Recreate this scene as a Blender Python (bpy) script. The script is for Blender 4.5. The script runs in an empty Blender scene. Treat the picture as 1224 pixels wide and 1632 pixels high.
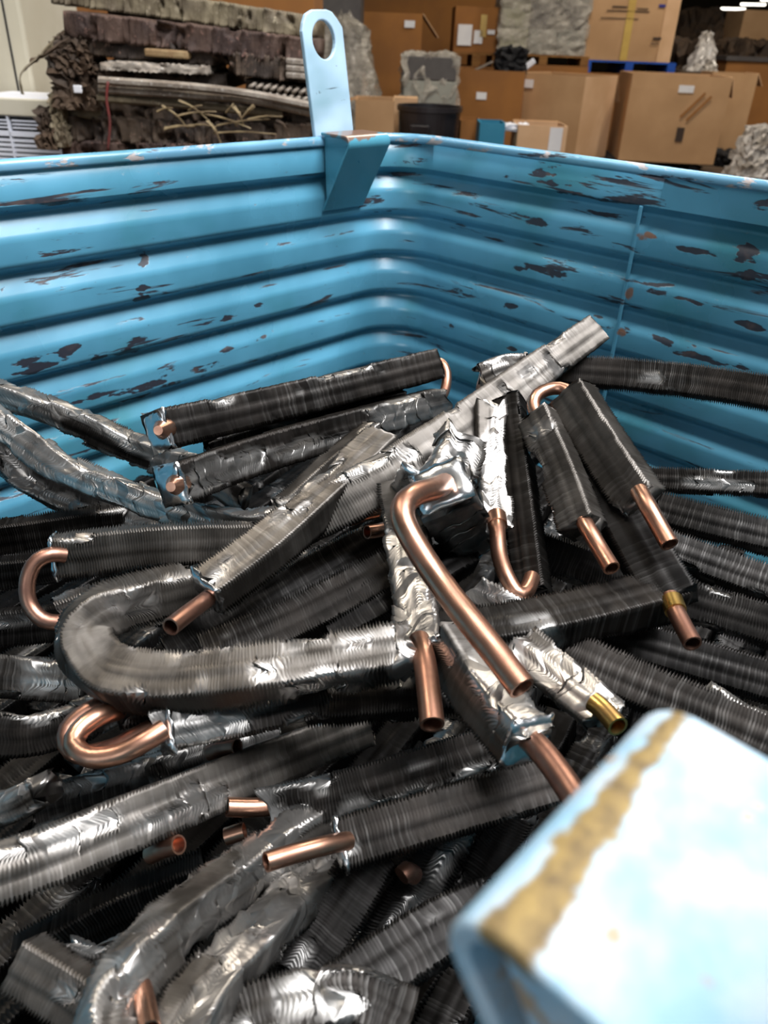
import bpy, bmesh, math, random
import numpy as np
from mathutils import Vector, Matrix

# ------------------------------------------------------------------ camera
FPX = math.sqrt(1368*1532-703*816)            # focal length in pixels of the 1224x1632 frame
d1 = np.array([1368., -703., FPX]); d1 /= np.linalg.norm(d1)     # along the left bin wall  -> world X
d2 = np.array([-1532., -816., FPX]); d2 /= np.linalg.norm(d2)    # along the right bin wall -> world Y
d3 = np.cross(d1, d2)                                            # up -> world Z
R = np.array([d1, d2, d3])
CAMZ = 1.20
CAM = np.array([-0.81318, -0.75232, CAMZ])
RIM = CAMZ-0.10593
def ray(px, py): return R @ np.array([(px-612)/FPX, (py-816)/FPX, 1.0])
def at(px, py, d): return CAM + ray(px, py)*d                     # place seen at a pixel, d metres deep
FW = R @ np.array([0, 0, 1.0]); FW[2] = 0; FW /= np.linalg.norm(FW)
SD = np.array([FW[1], -FW[0], 0.0])
def far(px, py, dist):
    r = ray(px, py); return CAM + r*(dist/(r @ FW))
def wall_uv(px, py):
    r = ray(px, py); tl = -CAM[1]/r[1]; tr = -CAM[0]/r[0]
    p = CAM + min(tl, tr)*r
    return (p[0]-p[1], p[2]-RIM)

sc = bpy.context.scene
COL = sc.collection
cam_data = bpy.data.cameras.new('camera')
cam_data.sensor_fit = 'HORIZONTAL'; cam_data.sensor_width = 36.0
cam_data.lens = FPX/1224*36.0
cam_data.clip_start = 0.01; cam_data.clip_end = 200
cam_data.dof.use_dof = True; cam_data.dof.focus_distance = 0.52; cam_data.dof.aperture_fstop = 17
camera = bpy.data.objects.new('camera', cam_data); COL.objects.link(camera)
M = Matrix.Identity(4)
for i in range(3):
    M[i][0] = R[i][0]; M[i][1] = -R[i][1]; M[i][2] = -R[i][2]; M[i][3] = CAM[i]
camera.matrix_world = M
sc.camera = camera

# ------------------------------------------------------------------ world, lights, exposure
wd = bpy.data.worlds.new('world'); sc.world = wd; wd.use_nodes = True
wbg = wd.node_tree.nodes['Background']
wbg.inputs[0].default_value = (0.86, 0.93, 1.0, 1); wbg.inputs[1].default_value = 0.06
def area(name, loc, target, sx, sy, power, col):
    l = bpy.data.lights.new(name, 'AREA'); l.shape = 'RECTANGLE'; l.size = sx; l.size_y = sy
    l.energy = power; l.color = col
    o = bpy.data.objects.new(name, l); COL.objects.link(o); o.location = loc
    o.rotation_euler = (Vector(target)-Vector(loc)).to_track_quat('-Z', 'Y').to_euler()
    return o
area('roof_skylight', (0.1, -1.75, 4.4), (-0.4, -0.3, 0.9), 2.4, 1.6, 315, (0.97, 0.98, 1.0))
area('bay_lamp', (-0.6, -0.6, 4.4), (-0.5, -0.4, 1.0), 0.3, 1.2, 22, (1.0, 0.98, 0.95))
area('door_daylight', (-4.2, -1.6, 2.4), (-0.5, -0.5, 1.0), 1.6, 2.0, 30, (0.93, 0.97, 1.0))
for k, (dist, side) in enumerate([(6.5, 1.5), (2.2, -2.6), (9.0, 4.5)]):  # second one is an unseen fill added to brighten air conditioner and old stack
    p = CAM + FW*dist + SD*side
    area('hall_lamp_and_fill', (p[0], p[1], 5.6), (p[0], p[1], 0), 0.4, 1.5, (185, 110, 185)[k], (1.0, 0.9, 0.76))
sc.view_settings.view_transform = 'Standard'; sc.view_settings.look = 'None'
sc.view_settings.exposure = 0.0; sc.view_settings.gamma = 1.0
sc.view_settings.use_curve_mapping = False
sc.cycles.max_bounces = 6; sc.cycles.diffuse_bounces = 3; sc.cycles.glossy_bounces = 4
sc.cycles.adaptive_threshold = 0.02

# ------------------------------------------------------------------ node helpers and materials
def lin(r, g, b):
    f = lambda c: (c/255/12.92) if c/255 <= 0.04045 else ((c/255+0.055)/1.055)**2.4
    return (f(r), f(g), f(b), 1)
class NT:
    def __init__(s, name):
        s.m = bpy.data.materials.new(name); s.m.use_nodes = True
        s.t = s.m.node_tree; s.b = s.t.nodes['Principled BSDF']
    def n(s, typ, **kw):
        x = s.t.nodes.new(typ)
        for k, v in kw.items(): setattr(x, k, v)
        return x
    def l(s, a, b): s.t.links.new(a, b)
    def put(s, sock, v):
        if hasattr(v, 'links') or isinstance(v, bpy.types.NodeSocket): s.l(v, sock)
        else: sock.default_value = v
    def math(s, op, a, b=0.0, c=0.0):
        x = s.n('ShaderNodeMath', operation=op)
        for i, v in enumerate((a, b, c)): s.put(x.inputs[i], v)
        return x.outputs[0]
    def coord(s, which='Object'): return s.n('ShaderNodeTexCoord').outputs[which]
    def scale(s, vec, k):
        x = s.n('ShaderNodeVectorMath', operation='MULTIPLY'); s.l(vec, x.inputs[0]); x.inputs[1].default_value = k
        return x.outputs[0]
    def noise(s, vec, sc_, det=4, rough=0.55, dist=0.0):
        x = s.n('ShaderNodeTexNoise'); s.l(vec, x.inputs['Vector'])
        x.inputs['Scale'].default_value = sc_; x.inputs['Detail'].default_value = det
        x.inputs['Roughness'].default_value = rough; x.inputs['Distortion'].default_value = dist
        return x.outputs['Fac']
    def ramp(s, f, lo, hi, a=0.0, b=1.0):
        x = s.n('ShaderNodeMapRange'); x.interpolation_type = 'SMOOTHSTEP'
        s.put(x.inputs[0], f); x.inputs[1].default_value = lo; x.inputs[2].default_value = hi
        x.inputs[3].default_value = a; x.inputs[4].default_value = b
        return x.outputs[0]
    def mix(s, f, a, b):
        x = s.n('ShaderNodeMix', data_type='RGBA'); s.put(x.inputs[0], f)
        s.put(x.inputs[6], a); s.put(x.inputs[7], b)
        return x.outputs[2]
    def bump(s, h, strength, dist):
        x = s.n('ShaderNodeBump'); s.put(x.inputs['Height'], h)
        x.inputs['Strength'].default_value = strength; x.inputs['Distance'].default_value = dist
        s.l(x.outputs[0], s.b.inputs['Normal'])
    def set(s, col=None, rough=None, metal=None, spec=None, alpha=None):
        for k, v in (('Base Color', col), ('Roughness', rough), ('Metallic', metal), ('Specular IOR Level', spec), ('Alpha', alpha)):
            if v is not None: s.put(s.b.inputs[k], v)
        return s.m
MAT = {}
def simple(name, c1, c2, scale=8, rough=0.6, metal=0.0, stretch=(1, 1, 1), bump=0.0, spec=0.5, bscale=None):
    t = NT(name); v = t.scale(t.coord(), stretch)
    f = t.noise(v, scale, 5)
    t.set(t.mix(t.ramp(f, 0.35, 0.65), c1, c2), t.ramp(f, 0.3, 0.7, rough*0.85, min(1, rough*1.15)), metal, spec)
    if bump: t.bump(t.noise(v, bscale or scale*4, 4), bump, 0.01)
    MAT[name] = t.m; return t.m

# painted bin steel: chips, scuffs and rust with shapes of their own
def paint(name, base, blobs=(), chip=0.62, rusty=(), rust_amt=0.0):
    t = NT(name)
    geo = t.n('ShaderNodeNewGeometry').outputs['Position']
    sep = t.n('ShaderNodeSeparateXYZ'); t.l(geo, sep.inputs[0])
    u = t.math('SUBTRACT', sep.outputs[0], sep.outputs[1])
    v = t.math('SUBTRACT', sep.outputs[2], RIM)
    cmb = t.n('ShaderNodeCombineXYZ'); t.l(u, cmb.inputs[0]); t.l(v, cmb.inputs[1])
    uv = cmb.outputs[0]
    fade = t.noise(uv, 5, 4)
    b2 = tuple(min(1, c*1.25+0.015) for c in base[:3])+(1,)
    b1 = tuple(c*0.85 for c in base[:3])+(1,)
    col = t.mix(t.ramp(fade, 0.3, 0.7), b1, b2)
    # faint greenish smears
    col = t.mix(t.ramp(t.noise(t.scale(uv, (6, 9, 1)), 1.0, 3), 0.50, 0.72, 0, 0.5), col, lin(44, 118, 118))
    # long horizontal scratches and chips
    st = t.noise(t.scale(uv, (7, 75, 1)), 1.0, 6, 0.65, 0.6)
    area_ = t.noise(t.scale(uv, (5, 7, 1)), 1.0, 2)
    chips = t.ramp(t.math('ADD', st, t.math('MULTIPLY', t.math('SUBTRACT', area_, 0.5), 0.35)), chip, chip+0.035)
    fine = t.ramp(t.noise(t.scale(uv, (60, 90, 1)), 1.0, 5, 0.7), 0.66, 0.72)
    mask = t.math('MAXIMUM', chips, t.math('MULTIPLY', fine, 0.8))
    nz = t.n('ShaderNodeTexNoise'); t.l(uv, nz.inputs['Vector']); nz.inputs['Scale'].default_value = 60; nz.inputs['Detail'].default_value = 5
    nz2 = t.n('ShaderNodeTexNoise'); t.l(t.scale(uv, (30, 110, 1)), nz2.inputs['Vector']); nz2.inputs['Scale'].default_value = 1; nz2.inputs['Detail'].default_value = 5
    nsum = t.math('ADD', t.math('MULTIPLY', t.math('SUBTRACT', nz2.outputs['Fac'], 0.5), 5.5), t.math('MULTIPLY', t.math('SUBTRACT', nz.outputs['Fac'], 0.5), 2.5))
    def nearest(lst):
        best = None
        for (bu, bv, a, b) in lst:
            s1 = t.n('ShaderNodeVectorMath', operation='MULTIPLY_ADD'); t.l(uv, s1.inputs[0])
            s1.inputs[1].default_value = (1/a, 1/b, 0); s1.inputs[2].default_value = (-bu/a, -bv/b, 0)
            ln = t.n('ShaderNodeVectorMath', operation='LENGTH'); t.l(s1.outputs[0], ln.inputs[0])
            best = ln.outputs['Value'] if best is None else t.math('MINIMUM', best, ln.outputs['Value'])
        return best
    if blobs:
        mask = t.math('MAXIMUM', mask, t.ramp(t.math('ADD', nearest(blobs), nsum), 0.55, 0.85, 1.0, 0.0))
    dark = t.mix(t.ramp(t.noise(uv, 45, 3), 0.5, 0.7), lin(36, 40, 52), lin(78, 66, 66))
    col = t.mix(mask, col, dark)
    if rusty:
        col = t.mix(t.ramp(t.math('ADD', nearest(rusty), t.math('MULTIPLY', t.math('SUBTRACT', nz.outputs['Fac'], 0.5), 3.0)), 0.6, 1.0, 0.9, 0.0), col, lin(128, 88, 60))
    if rust_amt:
        rr = t.ramp(t.noise(t.scale(uv, (25, 60, 1)), 1.0, 5, 0.65), 0.60-rust_amt, 0.66-rust_amt)
        col = t.mix(rr, col, t.mix(fade, lin(150, 122, 104), lin(200, 200, 204)))
        mask = t.math('MAXIMUM', mask, rr)
    t.set(col, t.math('ADD', t.ramp(fade, 0.3, 0.7, 0.24, 0.34), t.math('MULTIPLY', mask, 0.3)), 0.0, 0.85)
    t.bump(t.math('SUBTRACT', t.math('MULTIPLY', t.noise(uv, 30, 3), 0.5), mask), 0.25, 0.0015)
    MAT[name] = t.m
def blobpx(lst):
    out = []
    for px, py, a, b in lst:
        u, v = wall_uv(px, py); out.append((u, v, a*.85, b*.75))
    return out
BLUE = lin(78, 143, 170)
paint('blue_paint', BLUE, blobpx([
    (225, 418, .012, .007), (228, 460, .010, .012), (222, 478, .010, .004), (362, 505, .014, .009), (408, 487, .008, .004),
    (222, 545, .014, .010), (190, 565, .03, .006), (105, 560, .02, .008), (55, 585, .02, .012),
    (320, 592, .022, .007), (280, 612, .03, .005), (180, 625, .04, .006), (230, 615, .03, .006), (210, 640, .03, .004), (360, 558, .012, .004), (420, 538, .010, .003),
    (865, 275, .016, .010), (885, 292, .022, .006), (930, 312, .03, .0035), (807, 280, .006, .005), (860, 355, .026, .007), (830, 345, .02, .004),
    (850, 428, .03, .008), (890, 438, .018, .005), (950, 505, .012, .004), (1110, 400, .03, .005), (1185, 410, .012, .012), (1195, 435, .012, .010), (1213, 325, .01, .006),
    (1080, 475, .03, .005), (1200, 520, .02, .006), (815, 490, .008, .007), (718, 520, .006, .006), (815, 555, .01, .006),
    (1150, 580, .05, .005), (1060, 545, .03, .005), (1000, 290, .02, .004)]), chip=0.605,
    rusty=blobpx([(1022, 380, .010, .010), (1005, 465, .008, .014), (992, 530, .009, .009), (1035, 376, .012, .004)]))
paint('blue_rim_paint', lin(104, 156, 184), (), chip=0.62, rust_amt=0.045)
paint('far_bracket_paint', lin(74, 146, 168), (), chip=0.8, rusty=[(-0.085, 0.0085, 0.06, 0.006)])
paint('lit_lug_paint', lin(176, 204, 224), (), chip=0.66, rust_amt=0.0)  # lug blue paled to carry the light it catches

# near bracket: chalky worn paint, whitened to carry the glare on it, with a yellow rust line along its bend
def bracket_paint():
    t = NT('worn_lit_bracket_paint')
    p = t.coord('Object')
    sep = t.n('ShaderNodeSeparateXYZ'); t.l(p, sep.inputs[0])
    n1 = t.noise(p, 55, 5); n2 = t.noise(p, 160, 5, 0.65); n3 = t.noise(p, 300, 4)
    col = t.mix(t.ramp(n1, 0.35, 0.65), lin(150, 192, 216), lin(200, 214, 226))
    spots = t.ramp(t.noise(p, 95, 4, 0.6), 0.62, 0.67)
    col = t.mix(t.math('MULTIPLY', spots, 0.8), col, lin(196, 150, 96))
    purple = t.ramp(t.noise(p, 70, 3), 0.64, 0.72)
    col = t.mix(t.math('MULTIPLY', purple, 0.35), col, lin(150, 160, 200))
    # y is 0 at the wall side and grows toward the bend edge; the rust line lies a little in from the bend
    wid = t.math('MULTIPLY_ADD', sep.outputs[0], -0.05, 0.0027)
    dist = t.math('ABSOLUTE', t.math('SUBTRACT', sep.outputs[1], t.math('MULTIPLY_ADD', sep.outputs[0], 0.06, 0.0488)))
    band = t.math('SUBTRACT', dist, t.math('MULTIPLY', t.math('SUBTRACT', n2, 0.5), 0.006))
    wob = t.math('SUBTRACT', wid, t.math('MULTIPLY', t.math('SUBTRACT', n1, 0.5), 0.003))
    k = t.ramp(t.math('SUBTRACT', band, wob), -0.0006, 0.0008, 1.0, 0.0)
    rust = t.mix(t.ramp(n3, 0.3, 0.7), lin(112, 94, 66), lin(158, 134, 84))
    k = t.math('MULTIPLY', k, t.math('GREATER_THAN', sep.outputs[2], -0.0034))
    col = t.mix(k, col, rust)
    t.set(col, 0.5, 0.0, 0.4)
    t.bump(n2, 0.15, 0.0008)
    MAT['worn_lit_bracket_paint'] = t.m
bracket_paint()

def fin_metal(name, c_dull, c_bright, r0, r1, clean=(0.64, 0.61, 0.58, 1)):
    # weathered fins, dulled for light trapped between them; 'wear' is 1 where crushed, bared metal gets a painted sheen
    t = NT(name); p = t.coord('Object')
    at_ = t.n('ShaderNodeAttribute', attribute_name='wear_sheen').outputs['Fac']
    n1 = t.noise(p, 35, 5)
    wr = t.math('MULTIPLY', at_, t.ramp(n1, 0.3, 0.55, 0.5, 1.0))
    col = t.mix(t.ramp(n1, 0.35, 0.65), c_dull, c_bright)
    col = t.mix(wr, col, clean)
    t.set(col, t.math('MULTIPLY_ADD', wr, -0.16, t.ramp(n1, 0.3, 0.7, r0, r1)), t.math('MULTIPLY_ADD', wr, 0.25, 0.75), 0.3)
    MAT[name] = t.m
fin_metal('aluminium_fins', (0.062, 0.055, 0.048, 1), (0.13, 0.117, 0.104, 1), 0.36, 0.48)
fin_metal('dusty_fins', (0.010, 0.0086, 0.0075, 1), (0.023, 0.0195, 0.017, 1), 0.40, 0.52, (0.5, 0.485, 0.465, 1))  # dusty fins, colour darkened further for the shaded heap
fin_metal('black_fins', (0.006, 0.0054, 0.005, 1), (0.013, 0.0115, 0.0105, 1), 0.36, 0.5, (0.3, 0.29, 0.28, 1))  # near-black copy, its colour standing for shade down in the heap
simple('bright_sheet', (0.66, 0.67, 0.68, 1), (0.8, 0.8, 0.8, 1), 30, 0.26, metal=1.0)
def copper(name, a, b, r0, r1):
    t = NT(name); p = t.coord('Object')
    n1 = t.noise(p, 60, 5)
    col = t.mix(t.ramp(n1, 0.35, 0.68), a, b)
    t.set(col, t.ramp(n1, 0.3, 0.7, r0, r1), 1.0); MAT[name] = t.m
copper('copper', (0.66, 0.37, 0.255, 1), (0.42, 0.215, 0.15, 1), 0.28, 0.42)
copper('tarnished_copper', (0.42, 0.225, 0.16, 1), (0.26, 0.135, 0.10, 1), 0.34, 0.48)
copper('brass', (0.62, 0.42, 0.12, 1), (0.40, 0.25, 0.1, 1), 0.25, 0.4)
simple('hall_floor', lin(70, 56, 44), lin(98, 80, 62), 1.4, 0.8, bump=0.1)
simple('hall_wall', lin(60, 52, 40), lin(82, 72, 56), 0.4, 0.9)
simple('hall_roof', lin(58, 52, 44), lin(70, 62, 52), 0.4, 0.9)
simple('cardboard', lin(176, 138, 98), lin(196, 158, 118), 1.2, 0.85, bump=0.05)
simple('cardboard_dark', lin(140, 92, 44), lin(160, 108, 56), 1.5, 0.85)
simple('cardboard_pale', lin(204, 164, 124), lin(222, 184, 146), 1.5, 0.85)
simple('cardboard_inner', lin(176, 136, 98), lin(192, 152, 114), 2, 0.9)
simple('ink', lin(52, 40, 34), lin(66, 52, 44), 3, 0.8)
simple('blue_ink', lin(40, 46, 130), lin(52, 60, 150), 3, 0.8)
simple('tape', lin(206, 176, 96), lin(190, 156, 84), 4, 0.35)
simple('paper', lin(238, 238, 240), lin(226, 226, 230), 4, 0.8)
simple('blue_pallet_paint', lin(14, 66, 158), lin(22, 82, 180), 5, 0.6)
simple('pallet_wood', lin(150, 106, 52), lin(120, 80, 42), 6, 0.85, stretch=(1, 6, 6))
simple('grey_carton', lin(158, 158, 148), lin(136, 136, 128), 2, 0.6)
simple('dark_carton', lin(92, 88, 86), lin(74, 70, 70), 2, 0.6)
simple('green_carton', lin(168, 166, 136), lin(150, 148, 122), 2, 0.6)
simple('black_tub', lin(34, 32, 36), lin(46, 44, 48), 3, 0.3)
simple('teal_panel', lin(40, 130, 165), lin(52, 142, 176), 3, 0.6)
simple('cream_enamel', lin(214, 208, 190), lin(198, 190, 168), 2, 0.5)
simple('white_plastic', lin(236, 238, 246), lin(222, 226, 238), 3, 0.5)
simple('dark_gap', lin(22, 22, 26), lin(30, 30, 34), 3, 0.8)
simple('bag_plastic', lin(204, 200, 196), lin(150, 142, 132), 5, 0.22, bump=0.5, bscale=14)
simple('dark_scrap', lin(52, 42, 34), lin(84, 66, 50), 5, 0.8)
simple('brown_scrap', lin(104, 78, 54), lin(66, 48, 36), 12, 0.8)
simple('pink_print', lin(178, 74, 70), lin(190, 96, 90), 6, 0.6)
simple('red_wire', lin(120, 50, 46), lin(90, 44, 40), 20, 0.6)
simple('straw_strip', lin(150, 132, 98), lin(110, 92, 66), 20, 0.7)
def dirty(name, a, b, c, metal=0.3):
    t = NT(name); p = t.coord('Object')
    n1 = t.noise(p, 9, 6, 0.65); n2 = t.noise(p, 60, 5, 0.7)
    col = t.mix(t.ramp(n1, 0.4, 0.62), a, b); col = t.mix(t.ramp(n2, 0.58, 0.68), col, c)
    t.set(col, 0.65, metal); t.bump(n2, 0.6, 0.006); MAT[name] = t.m
dirty('dirty_coil', lin(58, 48, 42), lin(96, 80, 66), lin(140, 112, 96))
dirty('rusty_coil', lin(62, 47, 42), lin(92, 72, 62), lin(142, 108, 96))
dirty('dusty_coil', lin(128, 116, 92), lin(104, 92, 74), lin(160, 148, 124), 0.1)
dirty('beige_panel', lin(172, 148, 108), lin(140, 112, 76), lin(96, 70, 48), 0.0)
dirty('oxidised_bar', lin(168, 158, 146), lin(134, 122, 110), lin(196, 190, 182), 0.5)
def film():
    t = NT('plastic_film')
    p = t.coord('Object'); n1 = t.noise(p, 6, 5, 0.6)
    t.set(lin(205, 198, 186), 0.14, 0.0, 1.0)
    t.bump(t.noise(t.scale(p, (1, 1, 3)), 9, 5, 0.6, 1.0), 0.8, 0.05)
    tr = t.n('ShaderNodeBsdfTransparent'); mx = t.n('ShaderNodeMixShader')
    t.l(t.ramp(n1, 0.35, 0.7, 0.3, 0.75), mx.inputs[0]); t.l(tr.outputs[0], mx.inputs[1]); t.l(t.b.outputs[0], mx.inputs[2])
    t.l(mx.outputs[0], t.t.nodes['Material Output'].inputs['Surface'])
    MAT['plastic_film'] = t.m
film()
def lamp_mat():
    t = NT('lamp_tube'); t.set((1, 1, 1, 1), 0.5)
    t.b.inputs['Emission Color'].default_value = (1, 0.94, 0.82, 1); t.b.inputs['Emission Strength'].default_value = 3.0
    MAT['lamp_tube'] = t.m
lamp_mat()

# ------------------------------------------------------------------ object helpers
def mesh_from(name, verts, faces, mat, smooth=False):
    me = bpy.data.meshes.new(name)
    me.from_pydata([tuple(v) for v in verts], [], faces)
    me.materials.append(MAT[mat])
    if smooth: me.polygons.foreach_set('use_smooth', [True]*len(me.polygons))
    me.update(); return me
def link(name, me, parent=None, loc=None):
    o = bpy.data.objects.new(name, me); COL.objects.link(o)
    if loc is not None: o.location = tuple(loc)
    if parent is not None: o.parent = parent
    return o
def thing(name, label, cat, loc, group=None, rotz=0.0):
    o = bpy.data.objects.new(name, None); COL.objects.link(o)
    o.location = tuple(loc); o.rotation_euler = (0, 0, rotz); o.empty_display_size = 0.02
    tag(o, label, cat, group); return o
def tag(o, label, cat, group=None):
    o['label'] = label; o['category'] = cat
    if group: o['group'] = group
    return o
def structure(o): o['kind'] = 'structure'; return o
def box_geo(x0, x1, y0, y1, z0, z1):
    v = [(x0,y0,z0),(x1,y0,z0),(x1,y1,z0),(x0,y1,z0),(x0,y0,z1),(x1,y0,z1),(x1,y1,z1),(x0,y1,z1)]
    return v, [(0,3,2,1),(4,5,6,7),(0,1,5,4),(1,2,6,5),(2,3,7,6),(3,0,4,7)]
class MB:
    def __init__(s): s.v = []; s.f = []
    def add(s, v, f):
        k = len(s.v); s.v += [tuple(p) for p in v]; s.f += [tuple(i+k for i in q) for q in f]; return s
    def box(s, *a): return s.add(*box_geo(*a))
    def obj(s, name, mat, parent=None, loc=None, smooth=False, bevel=0.0, seg=2):
        o = link(name, mesh_from(name, s.v, s.f, mat, smooth), parent, loc)
        if bevel:
            md = o.modifiers.new('bevel', 'BEVEL'); md.width = bevel; md.segments = seg; md.limit_method = 'ANGLE'
        return o
def catmull(P, step):
    P = np.asarray(P, float)
    if len(P) == 2:
        L = np.linalg.norm(P[1]-P[0]); n = max(2, int(round(L/step))+1)
        return P[0]+(P[1]-P[0])*np.linspace(0, 1, n)[:, None]
    Q = np.vstack([2*P[0]-P[1], P, 2*P[-1]-P[-2]])
    out = []
    for i in range(1, len(Q)-2):
        t = np.linspace(0, 1, 24, endpoint=False)[:, None]
        a, b, c, d = Q[i-1], Q[i], Q[i+1], Q[i+2]
        out.append(0.5*(2*b+(c-a)*t+(2*a-5*b+4*c-d)*t*t+(3*b-a-3*c+d)*t**3))
    out = np.vstack(out+[P[-1:]])
    s = np.r_[0, np.cumsum(np.linalg.norm(np.diff(out, axis=0), axis=1))]
    n = max(3, int(round(s[-1]/step))+1); u = np.linspace(0, s[-1], n)
    return np.column_stack([np.interp(u, s, out[:, k]) for k in range(3)])
def unit(a): return a/np.maximum(np.linalg.norm(a, axis=-1, keepdims=True), 1e-9)
def tube_geo(P, r, seg=14, open0=False, open1=True, step=0.004, raw=False):
    P = np.asarray(P, float); pts = P if raw else catmull(P, step)
    n = len(pts)
    rr = np.interp(np.linspace(0, 1, n), np.linspace(0, 1, len(r)), r) if hasattr(r, '__len__') else np.full(n, r)
    T = unit(np.gradient(pts, axis=0))
    ref = np.array([0.31, 0.2, 0.93]); 
    if abs(T[0] @ ref) > 0.9: ref = np.array([0.9, -0.3, 0.1])
    N = np.zeros_like(T); N[0] = unit(ref-T[0]*(ref @ T[0]))
    for i in range(1, n): N[i] = unit(N[i-1]-T[i]*(N[i-1] @ T[i]))
    B = np.cross(T, N)
    a = np.linspace(0, 2*np.pi, seg, endpoint=False)
    def ring(i, rad, off=0.0): return pts[i]+T[i]*off+rad*(np.cos(a)[:, None]*N[i]+np.sin(a)[:, None]*B[i])
    rings = []
    if open0: rings += [ring(0, rr[0]*0.8, min(0.02, 0.4*step*n)), ring(0, rr[0]*0.8)]
    rings += [ring(i, rr[i]) for i in range(n)]
    if open1: rings += [ring(n-1, rr[-1]*0.8), ring(n-1, rr[-1]*0.8, -min(0.02, 0.4*step*n))]
    V = np.vstack(rings); F = []
    for i in range(len(rings)-1):
        for j in range(seg):
            j2 = (j+1) % seg; F.append((i*seg+j, i*seg+j2, (i+1)*seg+j2, (i+1)*seg+j))
    F.append(tuple(range(seg))[::-1]); k = (len(rings)-1)*seg; F.append(tuple(range(k, k+seg)))
    return V, F
def tube_obj(name, P, r, mat, parent, origin, **kw):
    V, F = tube_geo(P, r, **kw)
    me = mesh_from(name, V-origin, F, mat, True)
    bm = bmesh.new(); bm.from_mesh(me)
    for e in bm.edges:
        if len(e.link_faces) == 2 and e.calc_face_angle(0) > 0.9: e.smooth = False
    bm.to_mesh(me); bm.free()
    return link(name, me, parent)
def vnoise(rng, ns, nph, S, Ph):
    g = rng.random((ns+2, nph))
    s = S*ns; i = np.clip(s.astype(int), 0, ns-1); fs = s-i; fs = fs*fs*(3-2*fs)
    p = Ph*nph; j = p.astype(int) % nph; fp = p-np.floor(p); fp = fp*fp*(3-2*fp); j2 = (j+1) % nph
    return (g[i, j]*(1-fp)+g[i, j2]*fp)*(1-fs)+(g[i+1, j]*(1-fp)+g[i+1, j2]*fp)*fs
# a finned strip: thin fins stacked along a path, crushed and bent where the handling crushed them
def fin_geo(P, w, h, ref, roll=0.0, pitch=0.0016, crush=0.3, seed=0, depth=0.0027, ridge=0.0009, rag=0.010, w1=None, nw=10, nh=5):
    rng = np.random.default_rng(seed)
    pts = catmull(P, pitch/2)
    n = len(pts)
    if n % 2 == 0: pts = pts[:-1]; n -= 1
    T = unit(np.gradient(pts, axis=0)); ks = max(1, int(0.006/(pitch/2)))
    N = unit(ref-T*(T @ ref)[:, None]); B = np.cross(T, N)
    c, s_ = math.cos(roll), math.sin(roll)
    N, B = N*c+B*s_, B*c-N*s_
    e = lambda a, b, m: np.linspace(a, b, m, endpoint=False)
    rd = np.zeros(nw); rd[nw//2] = ridge; rd[nw//2-3] = ridge*0.25; rd[min(nw-1, nw//2+3)] = ridge*0.4
    top = np.column_stack([e(-.5, .5, nw)*w, np.full(nw, h/2)+rd])
    rgt = np.column_stack([np.full(nh, w/2), e(.5, -.5, nh)*h])
    prof = np.vstack([top, rgt, -top, -rgt]); m = len(prof)
    ph = np.arange(m)/m
    s = np.linspace(0, 1, n); L = np.sum(np.linalg.norm(np.diff(pts, axis=0), axis=1))
    S, PH = np.meshgrid(s, ph, indexing='ij')
    f1 = vnoise(rng, max(2, int(L/0.045)), 5, S, PH); f2 = vnoise(rng, max(3, int(L/0.014)), 9, S, PH); f3 = vnoise(rng, max(4, int(L/0.006)), 13, S, PH)
    fc = 0.6*f1+0.4*f2
    C = np.clip((fc-(1-crush)*0.8)/0.10, 0, 1)                      # crushed flat here
    bl = np.repeat(np.arange(n), rng.integers(6, 20, n))[:n]; ng = bl.max()+2   # fins fold over in small bunches
    gb = rng.random((ng, 6)); pj = PH*6; j0 = pj.astype(int) % 6; fj = pj-np.floor(pj); fj = fj*fj*(3-2*fj)
    BK = gb[bl[:, None], j0]*(1-fj)+gb[bl[:, None], (j0+1) % 6]*fj
    odd = (np.arange(n) % 2 == 1)[:, None]
    finr = np.repeat(rng.normal(0, 1, (n+1)//2+1), 2)[:n][:, None]
    edge = np.abs(prof/np.array([w/2, h/2])).min(axis=1)[None, :]**2  # corners of the fins bend first
    rad = 1 + rag*finr*(0.3+edge) - 0.22*C*(f2-0.25)*(0.4+edge) - crush*0.16*(f1-0.45)*edge - 0.10*C*f3 - 0.16*C*(BK-0.4) - 0.02*crush*(BK-0.5)
    ins = np.where(odd, depth*(1-0.72*C), 0.0)
    size = np.linspace(1, (w1 or w)/w, n)[:, None]
    X = prof[None, :, 0]*rad*size; Y = prof[None, :, 1]*rad*size
    lenp = np.sqrt(X*X+Y*Y)+1e-9
    bx = np.sign(X)*np.minimum(np.abs(X), ins)*(np.abs(prof[None, :, 0]) > w*0.499); by = np.sign(Y)*ins*(np.abs(prof[None, :, 1]) > h*0.49)
    X = X-np.sign(X)*ins*(np.abs(prof[None, :, 0]) > w*0.499); Y = Y-by
    lean = (f2-0.5)*2*(0.0012+0.006*C) + crush*0.004*(f1-0.5) + (f3-0.5)*0.004*C + (BK-0.5)*(0.0085*C+0.0012*crush)
    V = pts[:, None, :]+X[..., None]*B[:, None, :]+Y[..., None]*N[:, None, :]+lean[..., None]*T[:, None, :]
    V = V.reshape(-1, 3)
    idx = np.arange(n*m).reshape(n, m)
    a = idx[:-1]; b = idx[1:]
    F = np.stack([a, np.roll(a, -1, 1), np.roll(b, -1, 1), b], -1).reshape(-1, 4)
    rub_light = np.repeat(rng.random((n+1)//2+1)**2, 2)[:n][:, None]*np.clip((f1-0.25)*1.6, 0.1, 1)  # lightens outer fin edges, painting in their contrast with shaded grooves
    wear_sheen = np.maximum(C*(0.35+0.65*BK), np.where(odd, 0.0, 0.22*rub_light))
    return V, F, idx[0], idx[-1], wear_sheen.ravel()
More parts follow.
